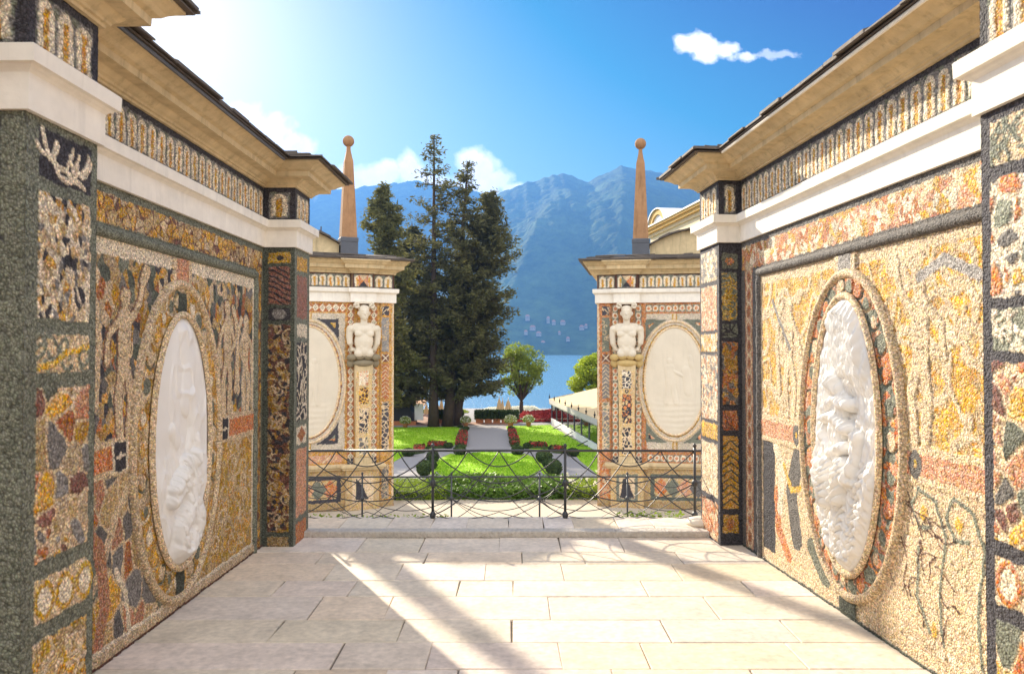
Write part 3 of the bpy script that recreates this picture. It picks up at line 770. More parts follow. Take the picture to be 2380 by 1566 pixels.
# ------------------------------------------------------------------ terrace floor
def XL(s): return -2.142 + 0.0133 * s
def XR(s): return 2.364 - 0.0704 * s
rows = [(6.70, 6.22, (-1.25, -.75, -.104, .40, .91)), (6.22, 5.88, (-1.49, -.67, .08, .553, 1.3)), (5.88, 5.45, (-1.326, -.82, -.19, .37, 1.2)), (5.45, 5.10, (-1.585, -1.08, -.363, .01, .9, 1.6)),
        (5.10, 4.66, (-1.229, -.769, .235, 1.25)), (4.66, 4.30, (-1.354, -.638, 0, .887, 1.6)), (4.30, 3.94, (-.917, -.434, .256, .706, 1.5)), (3.94, 3.55, (-1.09, -.627, -.267, .5, 1.2))]
z = 3.55
while z > -3:
    h = random.uniform(.34, .44); js = []; x = -2.4 + random.uniform(.2, .9)
    while x < 2.5: js.append(x); x += random.uniform(.5, 1.15)
    rows.append((z, z - h, tuple(js))); z -= h
def slab_mesh(rows, zt, ang, X0, X1, seed):
    r = random.Random(seed); V = []; F = []; C = []
    for (y1, y0, js) in rows:
        xs = [X0] + list(js) + [X1]
        for a, b in zip(xs[:-1], xs[1:]):
            g = 0.003; t = r.uniform(-.0015, .0015); ch = 0.004
            base = np.array((0.70, 0.61, 0.49)) * r.uniform(.90, 1.04) * np.array((1, r.uniform(.975, 1.01), r.uniform(.94, 1.06)))
            if r.random() < .10: base = base * np.array((1.0, .95, .88))
            k = len(V); jit = lambda: r.uniform(-.006, .004)
            q = [(a + g + jit(), y0 + g + jit()), (b - g + jit(), y0 + g + jit()), (b - g + jit(), y1 - g + jit()), (a + g + jit(), y1 - g + jit())]
            cx = (a + b) / 2; cy = (y0 + y1) / 2
            for (x, y) in q: V.append((x, y, zt - .02))
            for (x, y) in q: V.append((x, y, zt + t - ch))
            for (x, y) in q: V.append((x + (ch if x < cx else -ch), y + (ch if y < cy else -ch), zt + t))
            C += [base] * 12
            for i in range(4):
                j = (i + 1) % 4; F.append((k + i, k + j, k + 4 + j, k + 4 + i)); F.append((k + 4 + i, k + 4 + j, k + 8 + j, k + 8 + i))
            F.append((k + 8, k + 9, k + 10, k + 11))
    return V, F, np.array(C)
V, F, C = slab_mesh(rows, 0.0, 0, -2.5, 2.9, 5)
o = link('terrace_floor', V, F, M['slab'], None, (0, 0, 0), False, C); tag(o, 'pale stone slab terrace floor between the two mosaic walls', 'floor', kind='structure')
V, F, C = slab_mesh([(7.29, 6.83, (-1.53, -1.106, -.72, -.40, -.03, .284, .553, .946, 1.266))], 0.05, 0, -2.3, 2.3, 6)
o = link('terrace_step', V, F, M['slab'], None, (0, 7.0, 0.05), False, C); tag(o, 'raised strip of pale slabs at the far edge of the terrace under the iron railing', 'step', kind='structure')
mb = MB(); mb.box(-40, 40, -30, 7.28, -1.3, -0.011)
o = mb.build('terrace_base', M['grout'], loc=(0, 0, -1.3)); tag(o, 'mortar bed and retaining base under the terrace slabs', 'terrace', kind='structure')
# rough kerb of the step
c = Cv(-2.2, 2.2, 0, .135, .012); fn = lambda u, v, h: np.stack([u, np.where(v < .05, 6.705 - h, 6.705 + (v - .05) * 1.45), np.where(v < .05, v, .05 + h * .5)], -1)
c.vor(np.ones(c.U.shape, bool), .022, [GY * 1.7, GY * 1.5, CR * .8, GY * 2.0], None, 0, 3, dome=.006)
o = c.mesh('kerb', fn, M['rough_stone'], None, jit=.004); tag(o, 'rough tooled stone kerb along the front of the raised slab strip', 'kerb', kind='structure')

# ------------------------------------------------------------------ the two great mosaic walls
def big_wall(side):
    Lft = side < 0
    if Lft:
        def xf(s, n, z): return (XL(s) + n, s - 0.0133 * n, z)
        z_ab, z_at, z_fb, z_cb, z_ct = 2.46, 2.68, 2.68, 2.955, 3.125
        pn0, pn1, pnn = 2.756, 3.217, .37; pf0, pf1, pfn = 6.39, 6.83, .262
    else:
        def xf(s, n, z): return (XR(s) - n, s - 0.0704 * n, z)
        z_ab, z_at, z_fb, z_cb, z_ct = 2.505, 2.73, 2.73, 3.025, 3.19
        pn0, pn1, pnn = 2.50, 2.98, .355; pf0, pf1, pfn = 6.44, 6.94, .19
    O = empty('mosaic_wall', xf(4.5, -.3, 0), ('shaded' if Lft else 'sunlit') + ' pebble mosaic wall with tall oval white relief, ' + ('left' if Lft else 'right') + ' of the terrace', 'wall', 'pebble mosaic walls with white oval reliefs')
    end = -.55
    path = [(-2.2, 0), (pn0, 0), (pn0, pnn), (pn1, pnn), (pn1, 0), (pf0, 0), (pf0, pfn), (pf1, pfn), (pf1, end)]
    # masonry core, just behind the mosaic skin
    core = MB(xf); poly = offset_path(path, -.012); core.prism(poly + [(-2.2, end)], -.02, z_cb + .08); core.build('core', M['ochre_plaster'], O)
    mm = M['mosaic']
    def face(i, painter, name, z0, z1, u_real=False, step=.008, label=None, path=path):
        (s0, n0), (s1, n1) = path[i], path[i + 1]; L = math.hypot(s1 - s0, n1 - n0); ds, dn = (s1 - s0) / L, (n1 - n0) / L
        base = s0 if u_real else 0
        c = Cv(base, base + L, z0, z1, step)
        painter(c)
        def fn(u, v, h):
            t = u - base; s = s0 + ds * t - dn * h; n = n0 + dn * t + ds * h
            X, Y, Z = xf(s, n, v); return np.stack([X, Y, Z + 0 * X], -1)
        o = c.mesh(name, fn, mm, O, flip=Lft)
        if label: o['label'] = label
        return o, fn
    if Lft:
        _, fn = face(4, paint_left, 'mosaic_panel', 0, z_ab, True, .007)
        face(2, paint_pil_near_left, 'pilaster_face', 0, z_ab, True, .006)
        face(1, paint_dark_green, 'pilaster_front', 0, z_ab, False, .012)
        face(3, paint_dark_green, 'pilaster_back', 0, z_ab, False, .02)
        face(5, paint_pil_far_left_front, 'pilaster_front', 0, z_ab, False, .007)
        face(6, paint_pil_far_left_side, 'pilaster_face', 0, z_ab, True, .010)
        face(7, paint_plain([CR, PK, GN]), 'end_face', 0, z_ab, False, .02)
        face(0, paint_plain([GN, OC, CR, OR]), 'mosaic_panel', 0, z_ab, True, .03)
        o = LO
    else:
        _, fn = face(4, paint_right, 'mosaic_panel', 0, z_ab, True, .007)
        face(2, paint_pil_near_right, 'pilaster_face', 0, z_ab, True, .006)
        face(1, paint_plain([CR, GN, OC]), 'pilaster_front', 0, z_ab, False, .012)
        face(3, paint_plain([GN, GY]), 'pilaster_back', 0, z_ab, False, .02)
        face(5, paint_pil_far_right_front, 'pilaster_front', 0, z_ab, False, .006)
        face(6, paint_pil_far_right_side, 'pilaster_face', 0, z_ab, True, .010)
        face(7, paint_plain([CR, PK, GN]), 'end_face', 0, z_ab, False, .02)
        face(0, paint_plain([GN, OC, CR, OR]), 'mosaic_panel', 0, z_ab, True, .03)
        o = RO
    # mouldings
    cream = CR * 1.05
    ring_tube(o['cu'], o['cv'], o['A'] + .02, o['B'] + .02, .030, fn, 'oval_moulding', O, cream * .92, mm, 200, 9, .0)
    ring_tube(o['cu'], o['cv'], o['a'] + .010, o['b'] + .010, .022, fn, 'oval_moulding', O, cream * 1.05, mm, 200, 9, .02)
    fl, fr, ft, fc = (3.50, 6.20, 2.215, GN * 1.1) if Lft else (3.40, 6.06, 2.22, GY * .55)
    bar_tube((fl, ft), (fr, ft), .032, fn, 'torus_moulding', O, fc, mm)
    bar_tube((fr, 0), (fr, ft), .028, fn, 'torus_moulding', O, fc, mm)
    bar_tube((fl, 0), (fl, ft), .028, fn, 'torus_moulding', O, fc, mm)
    rel = polar_relief('relief', o['cu'], o['cv'], o['a'], o['b'], hf_left if Lft else hf_right, fn, M['marble'], O, 320, 170, .012)
    # friezes
    def fz(c):
        u0, u1, z0, z1 = c.b
        p_flutes(c, u0 + .02, u1 - .02, z0 + .02, z1 - .035)
    def fzp(c):
        u0, u1, z0, z1 = c.b
        p_flutes(c, u0 + .045, u1 - .045, z0 + .02, z1 - .035, .125)
    for i in range(len(path) - 1):
        (s0, n0), (s1, n1) = path[i], path[i + 1]
        if i == 7: face(i, fz, 'frieze', z_fb, z_cb, False, .02); continue
        face(i, fz if i in (4,) else fzp, 'frieze', z_fb, z_cb, i in (0, 2, 4, 6), .007 if i > 0 else .02)
    # white architrave with a crown moulding
    H = z_at - z_ab
    prof = [(-.01, z_ab), (.022, z_ab), (.022, z_ab + H * .60), (.032, z_ab + H * .64), (.040, z_ab + H * .66), (.048, z_ab + H * .70), (.066, z_ab + H * .71), (.068, z_ab + H * .98), (.064, z_at), (-.01, z_at + .002)]
    V, F = sweep(path, prof, xf); link('architrave', V, F, M['plaster'], O, recalc=True)
    h = z_ct - z_cb
    cp = .255
    prof = [(-.01, z_cb), (.02, z_cb), (.022, z_cb + h * .08), (.035, z_cb + h * .10), (.038, z_cb + h * .17), (.055, z_cb + h * .22), (.075, z_cb + h * .34), (.08, z_cb + h * .36), (.15, z_cb + h * .38), (.152, z_cb + h * .60), (.165, z_cb + h * .63),
            (.18, z_cb + h * .66), (.20, z_cb + h * .76), (.235, z_cb + h * .88), (cp, z_cb + h * .92), (cp, z_ct), (-.01, z_ct)]
    V, F = sweep(path, prof, xf); link('cornice', V, F, M['ochre_plaster'], O, recalc=True)
    prof = [(cp - .02, z_ct + .001), (cp + .03, z_ct + .001), (cp + .03, z_ct + .008), (-.1, z_ct + .085)]
    V, F = sweep(path, prof, xf)
    rf = link('roof', V, F, M['slate'], O)
    mb = slate_edge(path, cp + .045, z_ct + .009, xf, 3 if Lft else 8); mb.build('slate_course', M['slate'], rf)
    rp = [(path[0][0], end - .3), (path[0][0], 0), (pf0, 0), (pf1 + .25, 0), (pf1 + .25, end - .3)]
    mb = MB(xf); mb.add([(-2.2, .12, z_ct + .06), (pf1 + .12, .12, z_ct + .06), (pf1 + .12, end - .7, z_ct + .06), (-2.2, end - .7, z_ct + .06), (-2.2, -.45, z_ct + .20), (pf1 - .3, -.45, z_ct + .20)],
                        [(0, 1, 5, 4), (1, 2, 5), (2, 3, 4, 5), (3, 0, 4), (0, 3, 2, 1)])
    mb.build('roof_slope', M['slate'], rf)
    # gutter lining along the straight run
    mb = MB(xf); mb.tube([(pn1 + .35, cp + .012, z_ct - .012), (pf0 - .32, cp + .012, z_ct - .012)], .011, 6); mb.build('gutter', M['lead'] if Lft else M['plaster'], O)
    # small foot course
    return O, xf
WL, xfL = big_wall(-1)
WR, xfR = big_wall(1)
mb = MB(); mb.lathe(1.70, 6.98, [(0.0, .05), (.13, .052), (.135, .07), (.12, .10), (.07, .115), (0.02, .12)], 24)
tag(mb.build('corner_stone', M['marble_far'], smooth=True), 'small rounded pale stone at the foot of the right mosaic wall', 'stone')

# ------------------------------------------------------------------ gravel court beyond the terrace
mb = MB(); nx, ny = 60, 40
V = []; F = []
for j in range(ny + 1):
    for i in range(nx + 1):
        x = -30 + 60 * i / nx; y = 7.2 + 7.4 * j / ny
        V.append((x, y, -1.12 + .012 * math.sin(x * 3.1 + y * 2)))
for j in range(ny):
    for i in range(nx): a = j * (nx + 1) + i; F.append((a, a + 1, a + nx + 2, a + nx + 1))
tag(link('gravel_court', V, np.array(F), M['gravel'], None, (0, 12, -1.12), True), 'pale gravel court below the terrace between the two pavilions', 'ground', kind='structure')

# ------------------------------------------------------------------ wrought-iron railings with hanging net of curved bars
def swag(p, q, sag, n=14):
    return [(p[0] + (q[0] - p[0]) * t, p[1] + (q[1] - p[1]) * t, p[2] + (q[2] - p[2]) * t - sag * 4 * t * (1 - t)) for t in [i / n for i in range(n + 1)]]
def railing(Y, ztop, zbase, posts, x0, x1, label, yaw=0):
    O = empty('iron_railing', ((x0 + x1) / 2, Y, zbase), label, 'railing', 'wrought iron railings with hanging net of bars')
    mb = MB(); mb.tube([(x0, Y, ztop), ((x0 + x1) / 2, Y, ztop + .004), (x1, Y, ztop)], .011, 8); mb.build('rail', M['iron'], O, True)
    allp = sorted(posts)
    hgt = ztop - zbase
    z1 = ztop - .30; z2 = ztop - .595
    for px in allp:
        mb = MB(); mb.tube([(px, Y, zbase), (px, Y, ztop + .03)], .0125, 8); mb.lathe(px, Y, [(.008, ztop + .03), (.02, ztop + .045), (.012, ztop + .065), (.002, ztop + .07)], 8)
        for zz in (z1, z2): mb.lathe(px, Y, [(.014, zz - .035), (.026, zz - .018), (.03, zz), (.026, zz + .018), (.014, zz + .035)], 8)
        mb.build('post', M['iron'], O, True)
    sp = 1.233
    cols = [allp[0] - sp] + allp + [allp[-1] + sp]
    for a, b in zip(cols[:-1], cols[1:]):
        mb = MB()
        A = lambda f, z: (a + (b - a) * f, Y, z)
        paths = [swag(A(.265, ztop), A(.735, ztop), .145), swag(A(0, ztop), A(1, ztop), .30), swag(A(0, z1), A(1, z1), .17),
                 swag(A(.265, ztop), A(0, z1), .07), swag(A(.735, ztop), A(1, z1), .07), swag(A(.5, ztop), A(0, z2), .10, 18), swag(A(.5, ztop), A(1, z2), .10, 18),
                 swag(A(0, z1), A(.5, z2 - .04), .06), swag(A(1, z1), A(.5, z2 - .04), .06), swag(A(0, z2), A(.5, z2 + .03), .05), swag(A(1, z2), A(.5, z2 + .03), .05)]
        for i, p in enumerate(paths):
            p = [q for q in p if x0 - .001 <= q[0] <= x1 + .001 and q[2] > zbase - .02]
            if len(p) > 3: mb.tube(p, .0058 if i < 7 else .0035, 5)
        if mb.V: mb.build('net_bars', M['iron'], O, True)
    return O
railing(7.24, .675, .05, [-1.965, -.738, .495, 1.703], -1.97, 1.775, 'near dark wrought iron railing with hanging curved bars at the edge of the raised slabs')
railing(10.85, -.150, -1.12, [-3.32, -2.09, -.845, .385, 1.61, 2.84], -3.9, 3.9, 'farther and lower dark wrought iron railing with hanging curved bars, behind the near one')

# ------------------------------------------------------------------ small weeds along the joint
def leaf_mesh(pts, size, seed, flat=.5, asp=.45):
    """one small pointed leaf (a folded quad) per point"""
    r = np.random.default_rng(seed); n = len(pts); pts = np.asarray(pts)
    a = r.normal(size=(n, 3)); a[:, 2] = a[:, 2] * flat; a /= np.linalg.norm(a, axis=1)[:, None]
    b = r.normal(size=(n, 3)); b -= (a * b).sum(1)[:, None] * a; b /= np.linalg.norm(b, axis=1)[:, None]
    s = size * r.uniform(.6, 1.35, n)[:, None]
    V = np.stack([pts - a * s * .5, pts + b * s * asp * .5, pts + a * s * .5, pts - b * s * asp * .5], 1).reshape(-1, 3)
    F = np.arange(4 * n).reshape(n, 4)
    return V, F
def join(parts):
    V = []; F = []; k = 0
    for v, f in parts:
        V.append(v); F.append(f + k); k += len(v)
    return np.concatenate(V), np.concatenate(F)
for (x0, x1, n, lab) in ((.98, 1.62, 260, 'green weeds sprouting along the slab edge by the right mosaic wall'), (-1.9, -.6, 160, 'thin weeds and moss along the slab edge by the left mosaic wall')):
    pts = np.stack([rng.uniform(x0, x1, n), rng.uniform(7.29, 7.40, n), rng.uniform(.02, .09, n) * (1 if x0 > 0 else .7)], -1)
    V, F = leaf_mesh(pts, .035, 3)
    o = link('weeds', V, F, M['leaf_clip']); tag(o, lab, 'weeds', kind='stuff')
mb = MB(); mb.box(-2.4, 2.4, 7.28, 7.44, -1.1, .02)
o = mb.build('edge_stone', M['rough_stone']); tag(o, 'rough stone coping under the near railing', 'kerb', kind='structure')

# ------------------------------------------------------------------ pavilions at the back
def paint_wing(left):
    oc = 1.465 if left else 1.341; hc = .558 if left else .519
    BG = np.array((.56, .31, .10)) if left else np.array((.50, .225, .10))
    fieldc = np.array((.60, .51, .39))
    def f(c):
        full = np.ones(c.U.shape, bool)
        c.vor(full, .03, [BG, BG * .88, BG * 1.1], None, 0, 4, dome=0)
        c.set(c.rect(0, .035, -1.1, 2.5), CR * .9)
        # strip by the corner
        a, b = .085, .215
        c.set(c.rect(a, b, 2.24, 2.40), DK * 1.5); p_cracks(c, c.rect(a, b, 2.24, 2.40), a, b, 2.24, 2.40, CR, 6, 3, .007, .12)
        c.set(c.rect(a, b, 1.60, 2.20), GY * 1.1 if left else GN); p_spirals(c, c.rect(a, b, 1.60, 2.20), a, b, 1.6, 2.2, CR * .8, 8, 3, .007, .06)
        c.set(c.rect(a, b, 1.42, 1.56), BR); p_scroll(c, c.rect(a, b, 1.42, 1.56), [(a, 1.42), (b, 1.56)], CRW, .008); p_scroll(c, c.rect(a, b, 1.42, 1.56), [(b, 1.42), (a, 1.56)], CRW, .008)
        c.set(c.rect(a, b, .78, 1.38), OR * .75 if left else GY * .8)
        for k in range(9): p_scroll(c, c.rect(a, b, .78, 1.38), [(a, .80 + k * .07), ((a + b) / 2, .86 + k * .07), (b, .80 + k * .07)], CR * .9, .006)
        c.vor(c.rect(a, b, -.12, .72), .07, [DK * 1.3] if left else [GY * .9, GN * 1.2], CR * .95, .006, 6)
        c.vor(c.rect(a, b, -.98, -.38), .06, [GN, GY * .7] if left else [PK * .9, OR], CR * .8, .005, 8)
        c.set(c.rect(.235, .262, -1.1, 2.5), BG * .6, -.004)
        # beads in a row beneath the architrave and in columns beside the figure
        def bead(x, z, i):
            if left:
                q = np.abs(c.Uw - x) / .056 + np.abs(c.Vw - z) / .07
                c.set((np.abs(c.Uw - x) < .058) & (np.abs(c.Vw - z) < .07), OR * .7); c.set(q < 1, CRW * .95, .004); c.set(q < .5, GN); c.set(q < .28, CRW)
            else:
                q = c.rad(x, z, .046, .054)
                c.set((np.abs(c.Uw - x) < .052) & (np.abs(c.Vw - z) < .06), GN * 1.1); c.set(q < 1, CRW * .9, .004); c.set(q < .55, OR)
        sp = .115
        for i in range(22): bead(.90 + i * sp, 2.355, i)
        for x in (hc - .20, hc + .20):
            for i in range(22): bead(x, 2.355 - i * .122, i)
            for z0 in (-.36,): c.set(c.rect(x - .055, x + .055, z0, -.24), DK * 1.6); p_scroll(c, full, [(x - .04, z0 + .08), (x, z0 + .03), (x + .04, z0 + .08)], CRW, .006); p_scroll(c, full, [(x, z0), (x, z0 + .12)], CRW, .006)
        # oval field
        fx0 = .86; fx1 = 2 * oc - fx0; fz0, fz1 = -.10, 2.26
        c.set(c.rect(fx0, fx1, fz0, fz1), fieldc)
        p_rings_pts = [(fx0 + .03, fz0 + .03), (fx1 - .03, fz0 + .03), (fx1 - .03, fz1 - .03), (fx0 + .03, fz1 - .03), (fx0 + .03, fz0 + .03)]
        for sx in (-1, 1):
            for sz in (-1, 1):
                bo = c.rad(oc, 1.09, .655, 1.075)
                m = (bo > 1) & (np.abs(c.Uw - oc) < .50) & (np.abs(c.Uw - oc) > .14) & (np.sign(c.Uw - oc) == sx) & (np.sign(c.Vw - 1.09) == sz) & (np.abs(c.Vw - 1.09) < 1.07)
                c.set(m, DK * 1.2 if left else GN * .9)
                mi = m & (c.rad(oc, 1.09, .72, 1.15) > 1) & (np.abs(c.Uw - oc) < .445) & (np.abs(c.Uw - oc) > .20) & (np.abs(c.Vw - 1.09) < 1.01)
                if left:
                    c.vor(mi, .07 if sz < 0 else .03, [OC, TAN, YL * .7] if sz > 0 else [GN * 1.3, PK, OR], None, 0, 5)
                else:
                    c.vor(mi, .07, [GN, OR, CR] if sz > 0 else [DK, CR, CR, PK], None, 0, 5, .5 if sz > 0 else 1)
        c.set(c.rect(oc - .11, oc + .11, fz0, fz1), fieldc); c.set(c.rect(oc - .045, oc + .045, fz0, fz1), OC * .75); c.set(c.rect(oc - .02, oc + .02, fz0, fz1), CR * .9)
        r = c.rad(oc, 1.09, .60, 1.02); c.set(r < 1, fieldc * 1.05, .01)
        r2 = c.rad(oc, 1.09, .555, .975); c.set(r2 < 1, BR * 1.4 if left else OC * .55, .012)
        th = np.arctan2((c.V - 1.09) / .975, (c.U - oc) / .555)
        c.set((r2 < .985) & (r2 > .93) & (np.sin(th * 48) > -.3), OC * 1.2, .016)
        # lower band
        if left:
            c.set(c.rect(.86, 3.4, -.34, -.13), BG); c.set(c.rect(.9, 3.4, -.30, -.17), PK * .9); p_cracks(c, c.rect(.9, 3.4, -.30, -.17), .9, 3.4, -.3, -.17, CR, 60, 7, .006, .1)
        else:
            c.set(c.rect(.86, 3.4, -.38, -.11), BG)
            for i in range(22): bead(.92 + i * .112, -.25, i)
        c.set(c.rect(.25, 3.4, -1.12, -.40), TAN)
        for x0 in (.92, 2.0):
            c.set(c.rect(x0, x0 + 1.0, -.98, -.53), DK * 1.3 if left else GND * 1.6, .006); c.set(c.rect(x0 + .07, x0 + .93, -.92, -.60), TAN * 1.15)
            for k, col in ((0, OR), (1, GN), (2, PK), (3, GY * .6)):
                cx = x0 + .18 + k * .21; c.set(c.rect(x0 + .07, x0 + .93, -.92, -.60) & (np.abs(c.Uw - cx) / .16 + np.abs(c.Vw + .76) / .17 < 1), col)
        c.set(c.rect(0, 3.4, -1.12, -1.0), TAN * .8)
    return f
def wing(left):
    if left: E = (-2.09, 13.70); d = (-.927, -.375); nn = (.375, -.927)
    else: E = (1.507, 13.70); d = (.985, -.174); nn = (-.174, -.985)
    def xf(t, n, z): return (E[0] + d[0] * t + nn[0] * n, E[1] + d[1] * t + nn[1] * n, z)
    side = 'left' if left else 'right'
    O = empty('mosaic_pavilion', xf(1.7, -1, -1.12), 'mosaic pavilion with pale oval and ' + ('ochre' if left else 'orange red') + ' beaded borders, behind the railings at ' + side, 'pavilion', 'mosaic pavilions behind the railing')
    oc = 1.465 if left else 1.341; hc = .558 if left else .519
    WW = 3.45; B = -2.4
    path = [(0, B), (0, 0), (hc - .19, 0), (hc - .19, .07), (hc + .19, .07), (hc + .19, 0), (WW, 0), (WW, B)]
    flat = [(0, B), (0, 0), (WW, 0), (WW, B)]
    core = MB(xf); core.prism(offset_path(flat, -.015), -1.12, 3.0); core.build('core', M['ochre_plaster'], O)
    mm = M['mosaic_far']
    def face(a, b, z0, z1, painter, name, step=.016, par=O):
        L = math.hypot(b[0] - a[0], b[1] - a[1]); ds, dn = (b[0] - a[0]) / L, (b[1] - a[1]) / L
        c = Cv(0, L, z0, z1, step); painter(c)
        def fn(u, v, h):
            X, Y, Z = xf(a[0] + ds * u - dn * h, a[1] + dn * u + ds * h, v); return np.stack([X, Y, Z + 0 * X], -1)
        return c.mesh(name, fn, mm, par, flip=left, jit=.001), fn
    _, fn = face((0, 0), (WW, 0), -1.12, 2.46, paint_wing(left), 'mosaic_facade', .0115)
    def side_p(c):
        c.vor(np.ones(c.U.shape, bool), .09, [CR, CRW, GY, PK, CR], None, 0, 12)
    face((0, B), (0, 0), -1.12, 2.46, side_p, 'side_facade', .03)
    face((WW, 0), (WW, B), -1.12, 2.46, side_p, 'side_facade', .05)
    # white oval and its bead frame
    polar_relief('relief', oc, 1.09, .50, .92, hf_wing, fn, M['marble_far'], O, 160, 90, .02)
    ring_tube(oc, 1.09, .515, .935, .018, fn, 'oval_moulding', O, CR * 1.05, mm, 120, 7, .015)
    ring_tube(oc, 1.09, .615, 1.035, .022, fn, 'oval_moulding', O, CR, mm, 120, 7, .0)
    # frieze
    def fz(i):
        def f(c):
            u0, u1, z0, z1 = c.b; c.set(np.ones(c.U.shape, bool), BR * .5)
            if i == 3:
                p_flutes(c, u0 + .03, u1 - .03, z0 + .015, z1 - .02, .105, GN, BR * .5)
                cu = (u0 + u1) / 2; cz = (z0 + z1) / 2; m = (np.abs(c.U - cu) < .085) & (np.abs(c.V - cz) < .105)
                x = (c.U - cu) / .085; y = (c.V - cz) / .105
                c.C[m & (y > np.abs(x))] = CR; c.C[m & (y < -np.abs(x))] = DK; c.C[m & (x > np.abs(y))] = OR; c.C[m & (x < -np.abs(y))] = GN if not left else PK
            else: p_flutes(c, u0 + .03, u1 - .02, z0 + .015, z1 - .02, .135, GN * 1.1, BR * .5)
        return f
    zf, zc, zt = 2.70, 2.955, 3.18
    for i in range(len(path) - 1):
        a, b = path[i], path[i + 1]
        if math.hypot(b[0] - a[0], b[1] - a[1]) < .1: 
            mbx = MB(xf)
            continue
        face(a, b, zf, zc, fz(i), 'frieze', .011 if i in (2, 3, 5) and i != 0 else .03 if i in (0, 6) else .012)
    cor = MB(xf); cor.prism(offset_path(path, -.004), zf, zc); cor.build('frieze_core', M['ochre_plaster'], O)
    H = zf - 2.455; z0 = 2.455
    prof = [(-.02, z0), (.035, z0), (.035, z0 + H * .62), (.05, z0 + H * .66), (.075, z0 + H * .72), (.078, z0 + H * .96), (.07, zf), (-.02, zf)]
    V, F = sweep(path, prof, xf); link('architrave', V, F, M['plaster'], O, recalc=True)
    h = zt - zc
    prof = [(-.02, zc), (.03, zc), (.035, zc + h * .12), (.06, zc + h * .2), (.075, zc + h * .32), (.15, zc + h * .36), (.152, zc + h * .62), (.18, zc + h * .7), (.21, zc + h * .85), (.235, zc + h * .92), (.235, zt), (-.02, zt)]
    V, F = sweep(path, prof, xf); link('cornice', V, F, M['ochre_plaster'], O, recalc=True)
    V, F = sweep(flat, [(.24, zt + .001), (.30, zt + .001), (.30, zt + .012), (-.3, zt + .10)], xf); rf = link('roof', V, F, M['slate'], O)
    slate_edge(flat, .30, zt + .012, xf, 5 if left else 6, .16, .3).build('slate_course', M['slate'], rf)
    mb = MB(xf); mb.prism([(.1, -.1), (WW - .1, -.1), (WW - .1, B + .1), (.1, B + .1)], zt - .01, zt + .085); mb.build('roof_deck', M['lead'], rf)
    # curved attic between the obelisks
    t0, t1 = (.92, 2.60)
    mb = MB(xf); n = 20; zb = zt + .08
    arc = [(t0 + (t1 - t0) * i / n, zb + .20 + .30 * math.sin(math.pi * (i / n) * .96 + .06) ** .8) for i in range(n + 1)]
    def slabz(mb, pts, n0, n1, zlow):
        k = len(pts); vs = []
        for nv in (n0, n1):
            vs += [(t, nv, z) for t, z in pts] + [(t, nv, zlow(t, z)) for t, z in pts]
        fs = []
        for i in range(k - 1):
            fs += [(i, i + 1, k + i + 1, k + i), (2 * k + i + 1, 2 * k + i, 3 * k + i, 3 * k + i + 1), (i + 1, i, 2 * k + i, 2 * k + i + 1), (k + i, k + i + 1, 3 * k + i + 1, 3 * k + i)]
        fs += [(0, k, 3 * k, 2 * k), (k - 1, 3 * k - 1, 4 * k - 1, 2 * k - 1)]
        mb.add(vs, fs)
    slabz(mb, arc, -.30, -.75, lambda t, z: zb); mb.build('attic', M['ochre_plaster'], O)
    mb = MB(xf)
    for i in range(n):
        a, b = arc[i], arc[i + 1]
        q = [(a[0], a[1] + .004 + (i % 2) * .008), (b[0] + .02, b[1] + .004)]
        slabz(mb, q, -.22 + .02 * (i % 3), -.82, lambda t, z: z - .028)
    mb = MB(xf)
    for i in range(0, n, 2):
        a, b = arc[i], arc[min(i + 2, n)]
        vs = []
        for nv in (-.22 + .015 * (i % 3), -.82):
            vs += [(a[0] - .01, nv, a[1] + .006), (b[0] + .02, nv, b[1] + .006), (b[0] + .02, nv, b[1] + .035 + .008 * (i % 3)), (a[0] - .01, nv, a[1] + .030)]
        mb.add(vs, [(0, 1, 2, 3), (7, 6, 5, 4), (0, 4, 5, 1), (1, 5, 6, 2), (2, 6, 7, 3), (3, 7, 4, 0)])
    mb.build('attic_slates', M['slate'], O)
    # plinth course
    prof = [(-.01, -.43), (.05, -.43), (.055, -.40), (.085, -.385), (.085, -.345), (.07, -.335), (-.01, -.33)]
    V, F = sweep([(.27, 0), (hc - .30, 0), (hc - .30, .10), (hc + .30, .10), (hc + .30, 0), (WW, 0)], prof, xf); link('plinth_moulding', V, F, M['ochre_plaster'], O, recalc=True)
    # pedestal under the figure is part of the pavilion front
    mb = MB(xf); mb.box(hc - .285, hc + .285, -.01, .10, -1.12, -.432); mb.build('pedestal', M['ochre_plaster'], O)
    def pd(c):
        full = np.ones(c.U.shape, bool); c.set(full, TAN * 1.1); c.set(c.rect(.10, .47, -1.0, -.53), GN if not left else CR); c.set(c.rect(.15, .42, -.95, -.58), CR)
        c.set(c.poly([(.16, -.94), (.41, -.94), (.28, -.6), (.22, -.6)] if not left else [(.18, -.94), (.41, -.94), (.41, -.58), (.30, -.7)]), DK)
    face((hc - .285, .105), (hc + .285, .105), -1.12, -.432, pd, 'pedestal_mosaic', .012)
    # herm figure
    Hm = empty('herm_statue', xf(hc, .12, -.33), 'pale stone armless-looking male bust on a tapering mosaic pillar, against the ' + side + ' pavilion', 'statue', 'herm figures on the pavilions')
    Hm['label'] = 'white stone bare-chested male bust on a slim mosaic pillar of the ' + side + ' pavilion'
    mb = MB(xf); nn0 = .015
